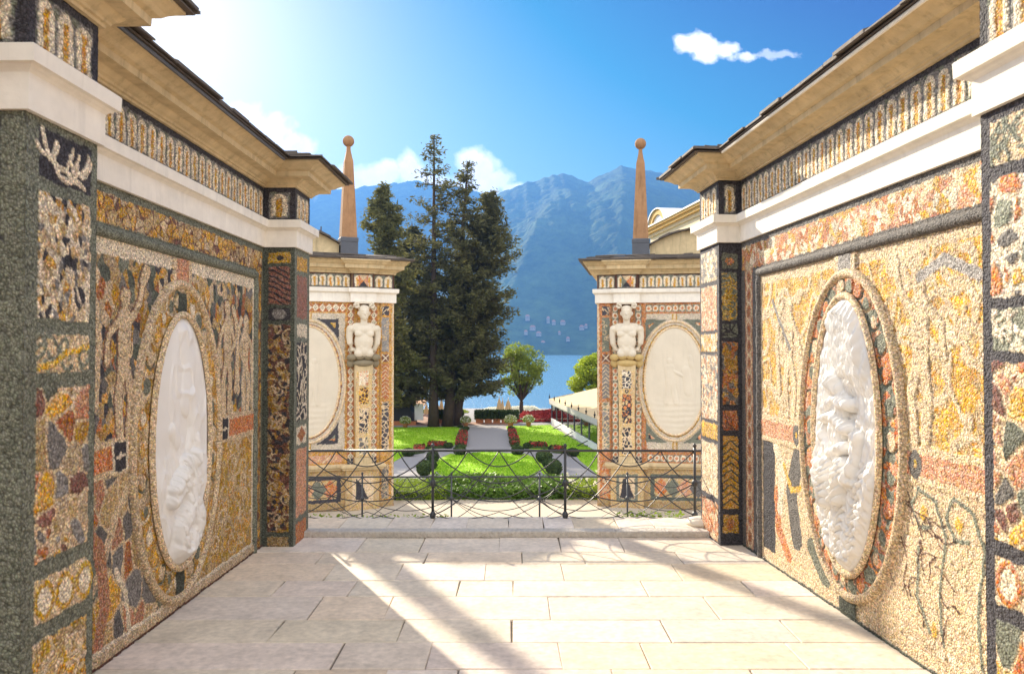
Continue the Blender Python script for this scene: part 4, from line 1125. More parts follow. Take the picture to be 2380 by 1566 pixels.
    def quadpr(zs):
        vs = []; fs = []
        for (z, hw, dp) in zs: vs += [(hc - hw, nn0, z), (hc + hw, nn0, z), (hc + hw, nn0 + dp, z), (hc - hw, nn0 + dp, z)]
        for i in range(len(zs) - 1):
            for k in range(4): fs.append((i * 4 + k, i * 4 + (k + 1) % 4, i * 4 + 4 + (k + 1) % 4, i * 4 + 4 + k))
        fs += [(0, 1, 2, 3), tuple(4 * len(zs) - 4 + k for k in range(4))]
        mb.add(vs, fs)
    quadpr([(-.33, .145, .13), (-.22, .145, .13), (-.215, .115, .10), (1.36, .155, .13), (1.37, .155, .13)])
    mb.build('pillar', M['ochre_plaster'], Hm)
    def pp(c):
        full = np.ones(c.U.shape, bool); c.set(full, TAN * 1.25)
        for (z0, z1, cols, g) in ((-.17, .12, [GY * .6, GN], CR), (.20, .62, [DK], CR), (.70, .98, [BR * .5], OC * 1.2), (1.02, 1.28, [PK, CR], CRW)) if left else ((-.17, .28, [DK], CR), (.36, .86, [OR, TAN * 1.2], DK), (.96, 1.28, [DK * 1.3], CRW)):
            m = c.rect(.055, .215, z0, z1)
            c.vor(m, .055, cols, g, .006, int(z0 * 50 + 99))
        if not left: c.set(np.abs(c.rad(.135, .91, .025, .025) - 1) < .4, DK)
    face((hc - .135, nn0 + .128), (hc + .135, nn0 + .128), -.21, 1.32, pp, 'pillar_mosaic', .009, Hm)
    mb = MB(xf)
    for k in range(4): mb.ell((hc - .21 + .14 * k, nn0 + .12, 1.50 + .012 * (k in (1, 2))), (.085, .06, .06), 12, 8)
    mb.ell((hc, nn0 + .08, 1.40), (.20, .10, .07), 14, 8)
    for q in (-1, 1): mb.ell((hc + q * .21, nn0 + .06, 1.40), (.075, .05, .075), 12, 8)
    mb.build('leaf_collar', mat('collar_stone', (.24, .20, .13) if left else (.50, .36, .15), .85, 12, .15), Hm, True)
    # bust: merged into one continuous body
    mb = MB(xf); y = .13
    E_ = mb.ell
    E_((hc, y, 1.78), (.165, .095, .20)); E_((hc, y, 1.62), (.145, .09, .12)); E_((hc, y - .005, 1.97), (.195, .095, .10))
    for q in (-1, 1):
        E_((hc + q * .085, y + .052, 1.905), (.088, .038, .06)); E_((hc + q * .225, y - .01, 1.99), (.07, .072, .07)); E_((hc + q * .10, y - .03, 2.055), (.10, .05, .045))
        mb.tube([(hc + q * .235, y - .01, 1.99), (hc + q * .245, y - .02, 1.86), (hc + q * .235, y - .02, 1.74), (hc + q * .19, y - .06, 1.64), (hc + q * .10, y - .09, 1.62)], [.062, .058, .05, .046, .04], 10)
        E_((hc + q * .048, y + .068, 1.77), (.045, .022, .05)); E_((hc + q * .045, y + .066, 1.68), (.04, .02, .045))
        E_((hc + q * .085, y + .01, 1.57), (.085, .075, .08))
        E_((hc + q * .10, y + .005, 2.26), (.016, .024, .036), 8, 6)
        E_((hc + q * .038, y + .1, 2.27), (.02, .012, .009), 8, 6)
    mb.tube([(hc, y - .01, 2.02), (hc, y + .005, 2.10), (hc, y + .01, 2.18)], [.075, .06, .058], 12)
    E_((hc, y + .01, 2.27), (.092, .105, .125)); E_((hc, y + .045, 2.20), (.064, .07, .066)); E_((hc, y + .085, 2.165), (.03, .028, .022))
    mb.tube([(hc, y + .108, 2.29), (hc, y + .135, 2.235), (hc, y + .115, 2.225)], [.011, .017, .014], 6)
    E_((hc, y + .11, 2.195), (.028, .012, .008)); E_((hc, y + .10, 2.305), (.062, .016, .014)); E_((hc, y - .01, 2.345), (.102, .105, .065))
    bu = mb.build('bust', M['marble_far'], Hm, True)
    m = bu.modifiers.new('merge', 'REMESH'); m.mode = 'VOXEL'; m.voxel_size = .010; m.use_smooth_shade = True
    m = bu.modifiers.new('soften', 'SMOOTH'); m.iterations = 2; m.factor = .5
    mb = MB(xf)
    for q in (-1, 1):
        n = 18; pts = []
        for k in range(n + 1):
            a = k / n * 4.4 * math.pi * .55; rr = .048 * (1 - k / n * .8)
            pts.append((hc + q * (.125 + rr * math.sin(a)), y + .05, 2.405 + rr * math.cos(a) - .012))
        mb.tube(pts, [.02] * n + [.014], 8); mb.box(hc + q * .125 - .045, hc + q * .125 + .045, .02, y + .04, 2.36, 2.43)
    mb.box(hc - .14, hc + .14, .02, y + .06, 2.425, 2.456)
    mb.build('capital', M['marble_far'], Hm, False)
    # obelisks on the roof
    for j, tt in enumerate(((.75, 2.75) if left else (.762, 2.68))):
        c = xf(tt, -.35, zt + .06)
        pos = 'beside the cypress trees' if (left and j == 0) else ('at the outer end of the left pavilion roof' if left else ('on the right pavilion, before the bare blue mountain' if j == 0 else 'at the outer end of the right pavilion roof'))
        Ob = empty('obelisk', (c[0], c[1], c[2]), 'terracotta obelisk with ball, ' + pos, 'obelisk', 'obelisks with stone balls on the pavilion roofs')
        ang = math.atan2(d[1], d[0])
        def xo(u, v, z, c=c, ang=ang): return (c[0] + u * math.cos(ang) - v * math.sin(ang), c[1] + u * math.sin(ang) + v * math.cos(ang), z)
        def frus(secs, name, mt):
            mb = MB(xo); vs = []; fs = []
            for (hw, z) in secs: vs += [(-hw, -hw, z), (hw, -hw, z), (hw, hw, z), (-hw, hw, z)]
            for i in range(len(secs) - 1):
                for k in range(4): fs.append((i * 4 + k, i * 4 + (k + 1) % 4, i * 4 + 4 + (k + 1) % 4, i * 4 + 4 + k))
            fs += [(0, 3, 2, 1), tuple(4 * len(secs) - 4 + k for k in range(4))]
            mb.add(vs, fs); return mb.build(name, mt, Ob)
        frus([(.150, 3.22), (.150, 3.53), (.155, 3.54), (.158, 3.60), (.150, 3.615)], 'base_block', M['lead'])
        frus([(.136, 3.616), (.136, 3.66), (.075, 4.98), (.056, 5.06), (.036, 5.17), (.030, 5.26)], 'shaft', M['terracotta'])
        mb = MB(); mb.ell((c[0], c[1], 5.345), (.102, .102, .102), 20, 14); mb.build('ball', M['terracotta'], Ob, True)
    return O, xf
wing(True); wing(False)

# ------------------------------------------------------------------ hedges and plants just beyond the court
def box_points(n, x0, x1, y0, y1, z0, z1, seed, rnd=.05, bump=0.0):
    r = np.random.default_rng(seed); A = (x1 - x0) * (z1 - z0); B = (x1 - x0) * (y1 - y0); C_ = (y1 - y0) * (z1 - z0)
    k = r.choice(4, n, p=np.array([A, B, C_, C_]) / (A + B + 2 * C_))
    u, v = r.random(n), r.random(n); p = np.zeros((n, 3))
    p[:, 0] = np.where(k < 2, x0 + u * (x1 - x0), np.where(k == 2, x0, x1)); p[:, 1] = np.where(k == 0, y0, y0 + v * (y1 - y0)); p[:, 2] = np.where(k == 1, z1, z0 + np.where(k == 0, v, u) * (z1 - z0))
    if bump: p[:, 2] += (fbm(p[:, 0] + 20, p[:, 1], 1.6, seed, 3) - .5) * bump * (p[:, 2] - z0) / (z1 - z0)
    return p + r.normal(size=(n, 3)) * rnd
def hedge(name, x0, x1, y0, y1, z0, z1, n, size, mt, label, cat='hedge', bump=0, flowers=0, group=None, rnd=.04):
    O = empty(name, ((x0 + x1) / 2, (y0 + y1) / 2, z0), label, cat, group)
    mb = MB(); d = .05; mb.box(x0 + d, x1 - d, y0 + d, y1 - d, z0, z1 - d - bump * .3); mb.build('inner_twigs', M['topiary'], O)
    V, F = leaf_mesh(box_points(n, x0, x1, y0, y1, z0, z1, n, rnd, bump), size, n); link('foliage', V, F, mt, O)
    if flowers:
        pts = box_points(flowers, x0, x1, y0, y1, (z0 + z1) / 2, z1 + .05, 5, .04)
        V, F = join([leaf_mesh(pts + rng.normal(size=pts.shape) * .02, .07, k, 1, .8) for k in range(4)]); link('blossom', V, F, M['flower_white'], O)
    return O
hedge('ivy_hedge', -1.55, 1.05, 14.35, 15.7, -1.35, -.95, 22000, .075, M['leaf_near'], 'broad glossy ivy hedge with a bumpy top at the middle edge of the gravel court', bump=.18)
hedge('box_hedge', -3.3, -1.22, 14.25, 15.5, -1.35, -.93, 14000, .035, M['leaf_clip'], 'low square clipped bright green hedge beside the left pavilion', group='clipped hedges beside the court', rnd=.012)
hedge('box_hedge', 1.0, 3.3, 14.3, 15.5, -1.35, -.93, 12000, .045, M['leaf_clip'], 'low bright green hedge with white blossoms beside the right pavilion', flowers=90, group='clipped hedges beside the court', rnd=.03)
mb = MB(); mb.prism([(-40, 14.3), (40, 14.3), (40, 15.8), (-40, 15.8)], -1.6, -1.2)
tag(mb.build('planting_bank', M['leaf_near']), 'planted bank edge behind the gravel court', 'bank', kind='structure')

# ------------------------------------------------------------------ lower garden
def terrain_sheet(name, x0, x1, y0, y1, nx, ny, fz, mt, label, cat):
    X, Y = np.meshgrid(np.linspace(x0, x1, nx), np.linspace(y0, y1, ny)); Z = fz(X, Y)
    i = np.arange(nx * ny).reshape(ny, nx); F = np.stack([i[:-1, :-1], i[:-1, 1:], i[1:, 1:], i[1:, :-1]], -1).reshape(-1, 4)
    return tag(link(name, np.stack([X, Y, Z], -1).reshape(-1, 3), F, mt, None, ((x0 + x1) / 2, (y0 + y1) / 2, float(Z.min())), True), label, cat, kind='structure')
def gz(X, Y):
    t = np.clip((Y - 15.6) / 13, 0, 1); t = t ** .8
    u = np.clip((Y - 92) / 6, 0, 1)
    return -1.3 + (GZ + 1.3) * t - u * 4.5
terrain_sheet('garden_ground', -70, 70, 15.5, 100, 141, 86, gz, M['path'], 'grey gravel paths and ground of the lower garden', 'ground')
def ground_poly(name, pts, dz, mt, label, cat='lawn', kind='structure', sub=0, px=True, th=.03):
    q = [G(x, y) for x, y in pts] if px else pts
    mb = MB(); mb.prism(q, GZ - .02, GZ + dz); o = mb.build(name, mt, loc=(q[0][0], q[0][1], GZ))
    return tag(o, label, cat, kind=kind)
def crop(pts): return [((900 + x / 3.56) / 1.00924, (780 + y / 3.56) / 1.00924) for x, y in pts]
ground_poly('lawn', crop([(-700, 795), (640, 788), (612, 850), (590, 945), (520, 960), (250, 985), (90, 1075), (60, 1100), (-700, 1300)]), .03, M['lawn'], 'left sunny lawn dappled by the shadows of the tall conifers')
ground_poly('lawn', crop([(1020, 785), (1385, 772), (1560, 880), (1760, 985), (2100, 1300), (2100, 1420), (1760, 1165), (1640, 1070), (1600, 1020), (1390, 985), (1210, 970), (1120, 950), (1075, 900)]), .03, M['lawn'], 'right sunny lawn beside the glass dining pavilion')
ov = [(870 + 440 * math.cos(a), 1130 + 130 * math.sin(a)) for a in [2 * math.pi * k / 48 for k in range(48)]]
ground_poly('lawn', crop(ov), .035, M['lawn'], 'bright oval lawn in the middle where the two garden paths meet')
ground_poly('lawn', crop([(440, 1085), (470, 1050), (560, 1010), (610, 1020), (480, 1090), (420, 1180), (300, 1190)]), .02, M['lawn'], 'narrow grass verge around the left of the oval lawn')
ground_poly('lawn', crop([(1300, 1085), (1270, 1050), (1180, 1010), (1130, 1020), (1260, 1090), (1330, 1180), (1450, 1190)]), .02, M['lawn'], 'narrow grass verge around the right of the oval lawn')
ground_poly('path', crop([(718, 770), (1000, 770), (1035, 968), (712, 968)]), .012, M['path'], 'straight grey path leading to the lake', 'path')
mb = MB(); q = [G(x, y) for x, y in crop([(-200, 680), (560, 678), (1040, 762), (560, 775), (-200, 768)])]
ground_poly('brick_terrace', crop([(-300, 682), (440, 684), (700, 745), (1040, 758), (1040, 772), (-300, 778)]), .010, mat('brick_paving', (.36, .20, .13), .9, 3, .12), 'reddish paved terrace along the lake behind the lawns', 'terrace')
# tufts of grass so the lawn is not a flat sheet
def in_poly(x, y, poly):
    ins = np.zeros(x.shape, bool); n = len(poly)
    for i in range(n):
        x0, y0 = poly[i]; x1, y1 = poly[(i + 1) % n]
        if y0 == y1: continue
        ins ^= ((y0 > y) != (y1 > y)) & (x < (x1 - x0) * (y - y0) / (y1 - y0) + x0)
    return ins
gl = []
for pl, n in ((crop([(75, 795), (640, 788), (612, 850), (590, 945), (250, 985), (75, 1075)]), 9000), (crop([(1020, 785), (1385, 772), (1760, 985), (1760, 1165), (1600, 1020), (1120, 950)]), 9000), (crop(ov), 9000)):
    q = [G(x, y) for x, y in pl]; xs = [a for a, b in q]; ys = [b for a, b in q]
    X = rng.uniform(min(xs), max(xs), n); Y = rng.uniform(min(ys), max(ys), n); k = in_poly(X, Y, q)
    gl.append(np.stack([X[k], Y[k], np.full(k.sum(), GZ + .05)], -1))
V, F = leaf_mesh(np.concatenate(gl), .11, 5, 2.0, .35)
tag(link('grass', V, F, mat('grass_blade', (.24, .46, .015), .8, 1, .2, trans=.5)), 'short bright grass blades on the garden lawns', 'grass', kind='stuff')

# flower beds and topiary
def cx(x, y): return G((900 + x / 3.56) / 1.00924, (780 + y / 3.56) / 1.00924)
def flower_bed(pts, label, hh=.32):
    q = [cx(x, y) for x, y in pts]; xs = [a for a, b in q]; ys = [b for a, b in q]
    O = empty('flower_bed', (sum(xs) / len(xs), sum(ys) / len(ys), GZ), label, 'flower bed', 'red flower beds along the garden paths')
    mb = MB(); mb.prism(q, GZ, GZ + hh * .6); mb.build('green_growth', M['topiary'], O)
    A = (max(xs) - min(xs)) * (max(ys) - min(ys)); n = int(min(3500, 200 * A + 200))
    X = rng.uniform(min(xs), max(xs), n); Y = rng.uniform(min(ys), max(ys), n); k = in_poly(X, Y, q)
    p = np.stack([X[k], Y[k], GZ + hh * rng.uniform(.45, 1.1, k.sum())], -1)
    k2 = len(p) // 2; V, F = leaf_mesh(p[:k2 + k2 // 3], .15, 3, .8, .8); link('blossom', V, F, M['red_flower'], O)
    V, F = leaf_mesh(p[k2 + k2 // 3:], .22, 9, 1.2, .5); link('foliage', V, F, M['topiary'], O)
flower_bed([(630, 845), (697, 845), (700, 905), (612, 905)], 'far red flower bed left of the straight path')
flower_bed([(605, 905), (697, 905), (692, 955), (598, 955)], 'near red flower bed left of the straight path')
flower_bed([(1040, 832), (1100, 832), (1115, 890), (1045, 890)], 'far red flower bed right of the straight path')
flower_bed([(1052, 895), (1125, 895), (1135, 950), (1060, 955)], 'near red flower bed right of the straight path')
flower_bed([(380, 942), (525, 942), (525, 965), (360, 972)], 'red flower strip left of the path, nearer the oval lawn')
flower_bed([(252, 975), (345, 965), (345, 1003), (252, 1018)], 'small red flower bed at the outer left')
flower_bed([(1210, 946), (1350, 950), (1370, 975), (1225, 970)], 'red flower strip right of the path, nearer the oval lawn')
flower_bed([(1395, 975), (1515, 985), (1520, 1012), (1410, 1005)], 'small red flower bed at the outer right')
def topiary(x, ybase, rpx, hk, label, name='topiary_ball', tall=False):
    X, Y = cx(x, ybase); r = rpx / 3.56 / 1.00924 / FPX * Y; h = r * hk
    O = empty(name, (X, Y, GZ), label, 'topiary', 'clipped topiary balls in the garden')
    pts = []; n = 700
    ph = np.arccos(rng.uniform(-1, 1, n)); th = rng.uniform(0, 2 * np.pi, n)
    sh = (1 - .28 * np.clip(np.cos(ph), 0, 1) ** 1.5) if tall else np.ones(n)
    d = np.stack([r * sh * np.sin(ph) * np.cos(th), r * sh * np.sin(ph) * np.sin(th), h / 2 * np.cos(ph)], -1)
    V, F = leaf_mesh(d * rng.uniform(.93, 1.05, n)[:, None] + np.array((X, Y, GZ + h / 2)), .13, 3, 1, .7)
    link('foliage', V, F, M['topiary'], O)
    mb = MB(); mb.ell((X, Y, GZ + h / 2), (r * .93, r * .93, h / 2 * .96), 24, 16); mb.build('clipped_body', M['topiary'], O, True)
topiary(668, 838, 30, 1.3, 'small clipped ball left of the path behind the flowers'); topiary(690, 812, 22, 1.3, 'farthest small clipped ball left of the path')
topiary(652, 908, 24, 1.3, 'small clipped ball between the two red beds left of the path'); topiary(640, 940, 24, 1.3, 'small clipped ball in the near red bed left of the path')
topiary(636, 1022, 52, 1.55, 'large clipped ball at the left end of the straight path'); topiary(540, 965, 34, 1.4, 'clipped ball at the path end of the left flower strip')
topiary(345, 990, 30, 1.2, 'clipped ball in the middle of the left flower strip'); topiary(205, 1030, 52, 1.25, 'wide clipped ball at the outer left end of the flower strip')
topiary(410, 1078, 52, 1.9, 'clipped cone standing behind the big dark one on the left', 'topiary_cone', True); topiary(338, 1190, 62, 2.05, 'biggest dark clipped cone left of the oval lawn', 'topiary_cone', True)
topiary(398, 1140, 45, 1.6, 'clipped bush between the two cones on the left')
topiary(1065, 822, 30, 1.3, 'farthest small clipped ball right of the path'); topiary(1072, 866, 28, 1.2, 'small clipped ball over the far red bed right of the path')
topiary(1080, 905, 28, 1.2, 'small clipped ball between the two red beds right of the path'); topiary(1092, 935, 42, 1.1, 'low clipped ball in the near red bed right of the path')
topiary(1118, 1020, 52, 1.5, 'large clipped ball at the right end of the straight path'); topiary(1197, 968, 34, 1.4, 'clipped ball at the path end of the right flower strip')
topiary(1407, 985, 32, 1.3, 'clipped ball in the middle of the right flower strip'); topiary(1578, 1030, 50, 1.3, 'wide clipped ball at the outer right end of the flower strip')
topiary(1340, 1085, 68, 1.6, 'wide clipped dome standing behind the big dark one on the right', 'topiary_cone', True); topiary(1420, 1190, 68, 2.0, 'biggest dark clipped cone right of the oval lawn', 'topiary_cone', True)
topiary(1375, 1135, 45, 1.7, 'clipped bush between the two cones on the right')
topiary(640, 795, 20, 1.1, 'tiny clipped bush beside the left flower planter')
def planter(x, yb, rpx, label):
    X, Y = cx(x, yb); r = rpx / 3.56 / 1.00924 / FPX * Y
    O = empty('flower_planter', (X, Y, GZ), label, 'planter', 'round planters of white flowers')
    mb = MB(); mb.lathe(X, Y, [(r * .35, GZ), (r * .5, GZ + .35), (r * .55, GZ + .4), (r * .5, GZ + .42)], 14); mb.build('pot', M['terra_pot'], O, True)
    n = 500; ph = np.arccos(rng.uniform(-.5, 1, n)); th = rng.uniform(0, 2 * np.pi, n)
    p = np.stack([r * np.sin(ph) * np.cos(th), r * np.sin(ph) * np.sin(th), r * .8 * np.cos(ph)], -1) + np.array((X, Y, GZ + .4 + r * .45))
    V, F = leaf_mesh(p, .15, 2, 1, .6); link('foliage', V, F, M['broad'], O)
    V, F = leaf_mesh(p[::2] * 1.0 + rng.normal(size=p[::2].shape) * .03 + np.array((0, 0, .04)), .11, 4, 1, .8); link('blossom', V, F, M['flower_white'], O)
planter(685, 790, 42, 'planter of pale flowers at the left corner of the straight path'); planter(1060, 790, 50, 'planter of white flowers at the right corner of the straight path')
planter(1210, 785, 45, 'planter of white flowers standing alone on the right lawn edge'); planter(180, 795, 44, 'planter of white flowers on the left lawn edge'); planter(1595, 790, 40, 'planter of white flowers behind the glass of the dining pavilion')

# row of potted hedges along the lake terrace
def box_planter(x0, x1, yb, yt, label):
    (X0, Y), (X1, _) = cx(x0, yb), cx(x1, yb); hp = (yb - yt) / 3.56 / 1.00924 / FPX * Y
    O = empty('hedge_planter', ((X0 + X1) / 2, Y, GZ), label, 'planter', 'hedge planters along the lake terrace')
    ph = hp * .33; mb = MB(); mb.box(X0 + .05, X1 - .05, Y, Y + .9, GZ, GZ + ph); mb.box(X0 + .02, X1 - .02, Y - .04, Y + .94, GZ + ph * .82, GZ + ph + .02); mb.build('trough', M['terra_pot'], O)
    mb = MB(); mb.box(X0 + .1, X1 - .1, Y + .1, Y + .8, GZ + ph, GZ + hp - .1); mb.build('inner_twigs', M['topiary'], O)
    V, F = leaf_mesh(box_points(900, X0, X1, Y, Y + .9, GZ + ph, GZ + hp, int(x0), .05), .22, 3); link('foliage', V, F, M['topiary'], O)
xs = [445, 510, 580, 660, 765, 840, 910, 980, 1050, 1125]
for i, (a, b) in enumerate(zip(xs[:-1], xs[1:])):
    if i == 3: continue
    nmb = ['leftmost, behind the leaning conifer trunk', 'second from the left', 'third from the left', '', 'first right of the gap', 'second right of the gap', 'third right of the gap', 'fourth right of the gap', 'at the right end of the row'][i]
    box_planter(a, b - 4, 756, 655, 'clipped dark green hedge in a terracotta trough, ' + nmb)
def mound(x0, x1, yb, yt, mt, label, cat, depth=6, leaf=None, n=5000, name='flower_mound'):
    (X0, Y), (X1, _) = cx(x0, yb), cx(x1, yb); h = (yb - yt) / 3.56 / 1.00924 / FPX * Y * .8
    O = empty(name, ((X0 + X1) / 2, Y + depth / 2, GZ), label, cat)
    X = rng.uniform(0, 1, n); D = rng.uniform(0, 1, n); z = h * np.clip(np.sin(np.pi * X) * 2.2, 0, 1) * np.clip(D * 2.2, .25, 1)
    p = np.stack([X0 + X * (X1 - X0), Y + D * depth, GZ + z * (.55 + .45 * X) * rng.uniform(.6, 1.05, n)], -1); V, F = leaf_mesh(p, .3, 4, .6, .8); link('blossom', V, F, leaf or mt, O)
    mb = MB(); mb.prism([(X0 + .3, Y + .3), (X1 - .3, Y + .3), (X1 - .3, Y + depth - .3), (X0 + .3, Y + depth - .3)], GZ, GZ + h * .3); mb.build('green_growth', M['topiary'], O)
mound(1115, 1560, 748, 655, M['red_flower'], 'wide mound of red flowers between the hedge planters and the dining pavilion', 'flower bed', 6, n=7000)
mound(790, 1330, 668, 615, M['flower_white'], 'low pale flowering hedge along the lake edge', 'hedge', 3, M['flower_white'], 3000, 'flowering_hedge')
mound(230, 700, 672, 640, M['topiary'], 'low dark hedge along the lake edge behind the conifer trunks', 'hedge', 2, M['broad'], 2500, 'low_hedge')
# closed parasols
def parasol(x, yt, yb, wpx, label):
    X, Y = cx(x, 700); k = Y / FPX / 3.56 / 1.00924; zt = 1.6 - (yt - 143) * 0 + 0
    zt = P((900 + x / 3.56) / 1.00924, (780 + yt / 3.56) / 1.00924, Y)[2]; zb = P((900 + x / 3.56) / 1.00924, (780 + yb / 3.56) / 1.00924, Y)[2]
    O = empty('closed_parasol', (X, Y, GZ), label, 'parasol', 'closed cream parasols on the lake terrace')
    r = wpx * k / 2; mb = MB(); n = 20; vs = []; prof = [(.03, zt), (.12, zt - .15), (.45, zt - (zt - zb) * .3), (.8, zt - (zt - zb) * .7), (1, zb + .05), (.9, zb)]
    for (q, z) in prof:
        for i in range(n): th = 2 * math.pi * i / n; rr = r * q * (1 + (.22 if i % 2 else -.1) * (q > .1)); vs.append((X + rr * math.cos(th), Y + rr * math.sin(th), z))
    fs = [(i * n + j, i * n + (j + 1) % n, (i + 1) * n + (j + 1) % n, (i + 1) * n + j) for i in range(len(prof) - 1) for j in range(n)]
    mb.add(vs, fs); mb.build('canopy', M['canvas'], O)
    mb = MB(); mb.tube([(X, Y, GZ), (X, Y, zt + .15)], .04, 6); mb.build('pole', M['white_paint'], O)
for a in ((965, 538, 655, 46, 'tallest closed cream parasol left of the small tree'), (992, 552, 655, 30, 'slim closed cream parasol half hidden between two others'), (1040, 550, 655, 54, 'widest closed cream parasol just left of the small tree'),
          (615, 568, 658, 60, 'closed cream parasol right of the leaning trunk'), (482, 545, 650, 34, 'closed cream parasol between the two conifer trunks'), (452, 590, 655, 34, 'low closed cream parasol beside the straight trunk'),
          (355, 578, 680, 34, 'closed cream parasol left of the straight trunk'), (250, 590, 662, 30, 'closed cream parasol at the far left of the lake terrace')): parasol(*a)
# dark covered bar on the left
X0, Y0 = cx(60, 770); X1, _ = cx(245, 770)
O = empty('covered_bar', ((X0 + X1) / 2, Y0 + 1.5, GZ), 'low dark covered bar with a rounded top at the left lake terrace', 'bar')
mb = MB(); prof = [(X0 - 3, GZ + .05), (X0 - 3, GZ + 2.0), (X1 - 1.6, GZ + 1.95), (X1 - .5, GZ + 1.7), (X1 - .05, GZ + 1.1), (X1, GZ + .2)]
mb.add([(x, Y0, z) for x, z in prof] + [(x, Y0 + 3, z) for x, z in prof], [tuple(range(6)), tuple(range(11, 5, -1))] + [(i, (i + 1) % 6, 6 + (i + 1) % 6, 6 + i) for i in range(6)]); mb.build('cover', M['dark'], O)
mb = MB(); mb.box(X0 - 3, X1 + .3, Y0 - .2, Y0 - .02, GZ, GZ + .35); mb.build('skirt', M['terra_pot'], O)
mb = MB(); mb.box(X1 + .1, X1 + .9, Y0 + .3, Y0 + .4, GZ + .4, GZ + 1.9); mb.build('menu_panel', M['white_paint'], O)
X0, Y0 = cx(110, 640)
O = empty('awning', (X0, Y0, GZ), 'pale orange awning over the lake terrace at the left', 'awning')
mb = MB(); a = P(912, 929, 82); b = P(985, 943, 82); mb.add([(a[0] - 6, 82, a[2] + .5), (b[0], 82, b[2]), (b[0], 86, b[2] + .5), (a[0] - 6, 86, a[2] + 1.1), (a[0] - 6, 82, a[2] + .4), (b[0], 82, b[2] - .1), (b[0], 86, b[2] + .4), (a[0] - 6, 86, a[2] + 1.0)],
                [(0, 1, 2, 3), (7, 6, 5, 4), (0, 4, 5, 1), (1, 5, 6, 2), (2, 6, 7, 3), (3, 7, 4, 0)]); mb.build('cloth', mat('orange_cloth', (.5, .28, .14), .85, 3, .05), O)
for dx_, dz_ in ((.2, 0), (4, .3)): mb = MB(); mb.tube([(b[0] - dx_, 82.2, GZ), (b[0] - dx_, 82.2, b[2] + dz_)], .05, 6); mb.build('post', M['white_paint'], O)

# ------------------------------------------------------------------ glass dining pavilion
def dining():
    A = np.array((3.75, 73.0)); B = np.array((6.05, 49.0)); zE = -2.83
    O = empty('dining_pavilion', (8, 60, GZ), 'long glass-walled dining pavilion with a cream tent roof and scalloped edge beside the right lawn', 'pavilion')
    dv = (B - A); L = np.linalg.norm(dv); dv /= L; nv = np.array((-dv[1], dv[0]));  # to the right
    if nv[0] < 0: nv = -nv
    def xf(u, v, z): return (A[0] + dv[0] * u + nv[0] * v, A[1] + dv[1] * u + nv[1] * v, z)
    Lx = L + 6; W = 9
    mb = MB(xf); mb.add([(-.2, -.25, zE), (Lx, -.25, zE), (Lx, W / 2, zE + 1.05), (-.2, W / 2, zE + 1.0), (-.2, W, zE), (Lx, W, zE), (-.2, -.25, zE - .06), (Lx, -.25, zE - .06), (Lx, W, zE - .06), (-.2, W, zE - .06)],
                       [(0, 1, 2, 3), (3, 2, 5, 4), (6, 9, 8, 7), (0, 3, 4, 9, 6), (1, 7, 8, 5, 2), (0, 6, 7, 1), (4, 5, 8, 9)]); mb.build('tent_roof', M['canvas'], O)
    mb = MB(xf); k = 60
    for i in range(k):
        u0 = Lx * i / k; u1 = Lx * (i + 1) / k; um = (u0 + u1) / 2
        mb.add([(u0, -.27, zE - .02), (u1, -.27, zE - .02), (u1, -.27, zE - .38), (um, -.27, zE - .50), (u0, -.27, zE - .38), (u0, -.24, zE - .02), (u1, -.24, zE - .02), (u1, -.24, zE - .38), (um, -.24, zE - .50), (u0, -.24, zE - .38)],
               [(0, 1, 2, 3, 4), (9, 8, 7, 6, 5), (4, 3, 8, 9), (3, 2, 7, 8)])
    mb.build('valance', mat('striped_valance', (.55, .52, .48), .9, 6, .2), O)
    mb = MB(xf); mb.box(0, Lx, -.08, .08, GZ, GZ + .45); mb.build('low_wall', M['white_paint'], O)
    mb = MB(xf); mb.box(-.05, Lx, .0, .012, GZ + .46, zE - .1); mb.box(-.012, 0, 0, W, GZ + .46, zE - .1)
    g = bpy.data.materials.new('window_glass'); g.use_nodes = True; t = g.node_tree; b = t.nodes['Principled BSDF']; b.inputs['Base Color'].default_value = (.85, .92, .95, 1); b.inputs['Roughness'].default_value = .03
    tr = N(t, 'ShaderNodeBsdfTransparent'); tr.inputs[0].default_value = (.85, .9, .92, 1); ms = N(t, 'ShaderNodeMixShader'); fr = N(t, 'ShaderNodeFresnel'); fr.inputs[0].default_value = 1.5
    gl = N(t, 'ShaderNodeBsdfGlossy'); gl.inputs['Roughness'].default_value = .03
    t.links.new(math_n(t, 'MULTIPLY_ADD', fr.outputs[0], .8, .06), ms.inputs[0]); t.links.new(tr.outputs[0], ms.inputs[1]); t.links.new(gl.outputs[0], ms.inputs[2]); t.links.new(ms.outputs[0], t.nodes['Material Output'].inputs[0])
    mb.build('glass_wall', g, O)
    n = 11
    for i in range(n):
        u = Lx * i / (n - 1)
        mb = MB(xf); mb.box(u - .06, u + .06, -.05, .07, GZ + .4, zE - .05); mb.build('mullion', M['lead'], O)
        mb = MB(xf); mb.tube([(u, -.22, zE), (u, -.22, zE + .45)], [.05, .015], 6); mb.ell((u, -.22, zE + .2), (.08, .08, .08), 8, 6); mb.build('finial', M['dark'], O)
        if i % 2 == 0 and i > 0:
            mb = MB(xf); mb.tube([(u, -.1, GZ + .4), (u, -.9, GZ + .02)], .04, 5); mb.tube([(u, -.1, GZ + .05), (u, -.9, GZ + .02)], .03, 5); mb.build('brace', M['iron'], O)
dining()

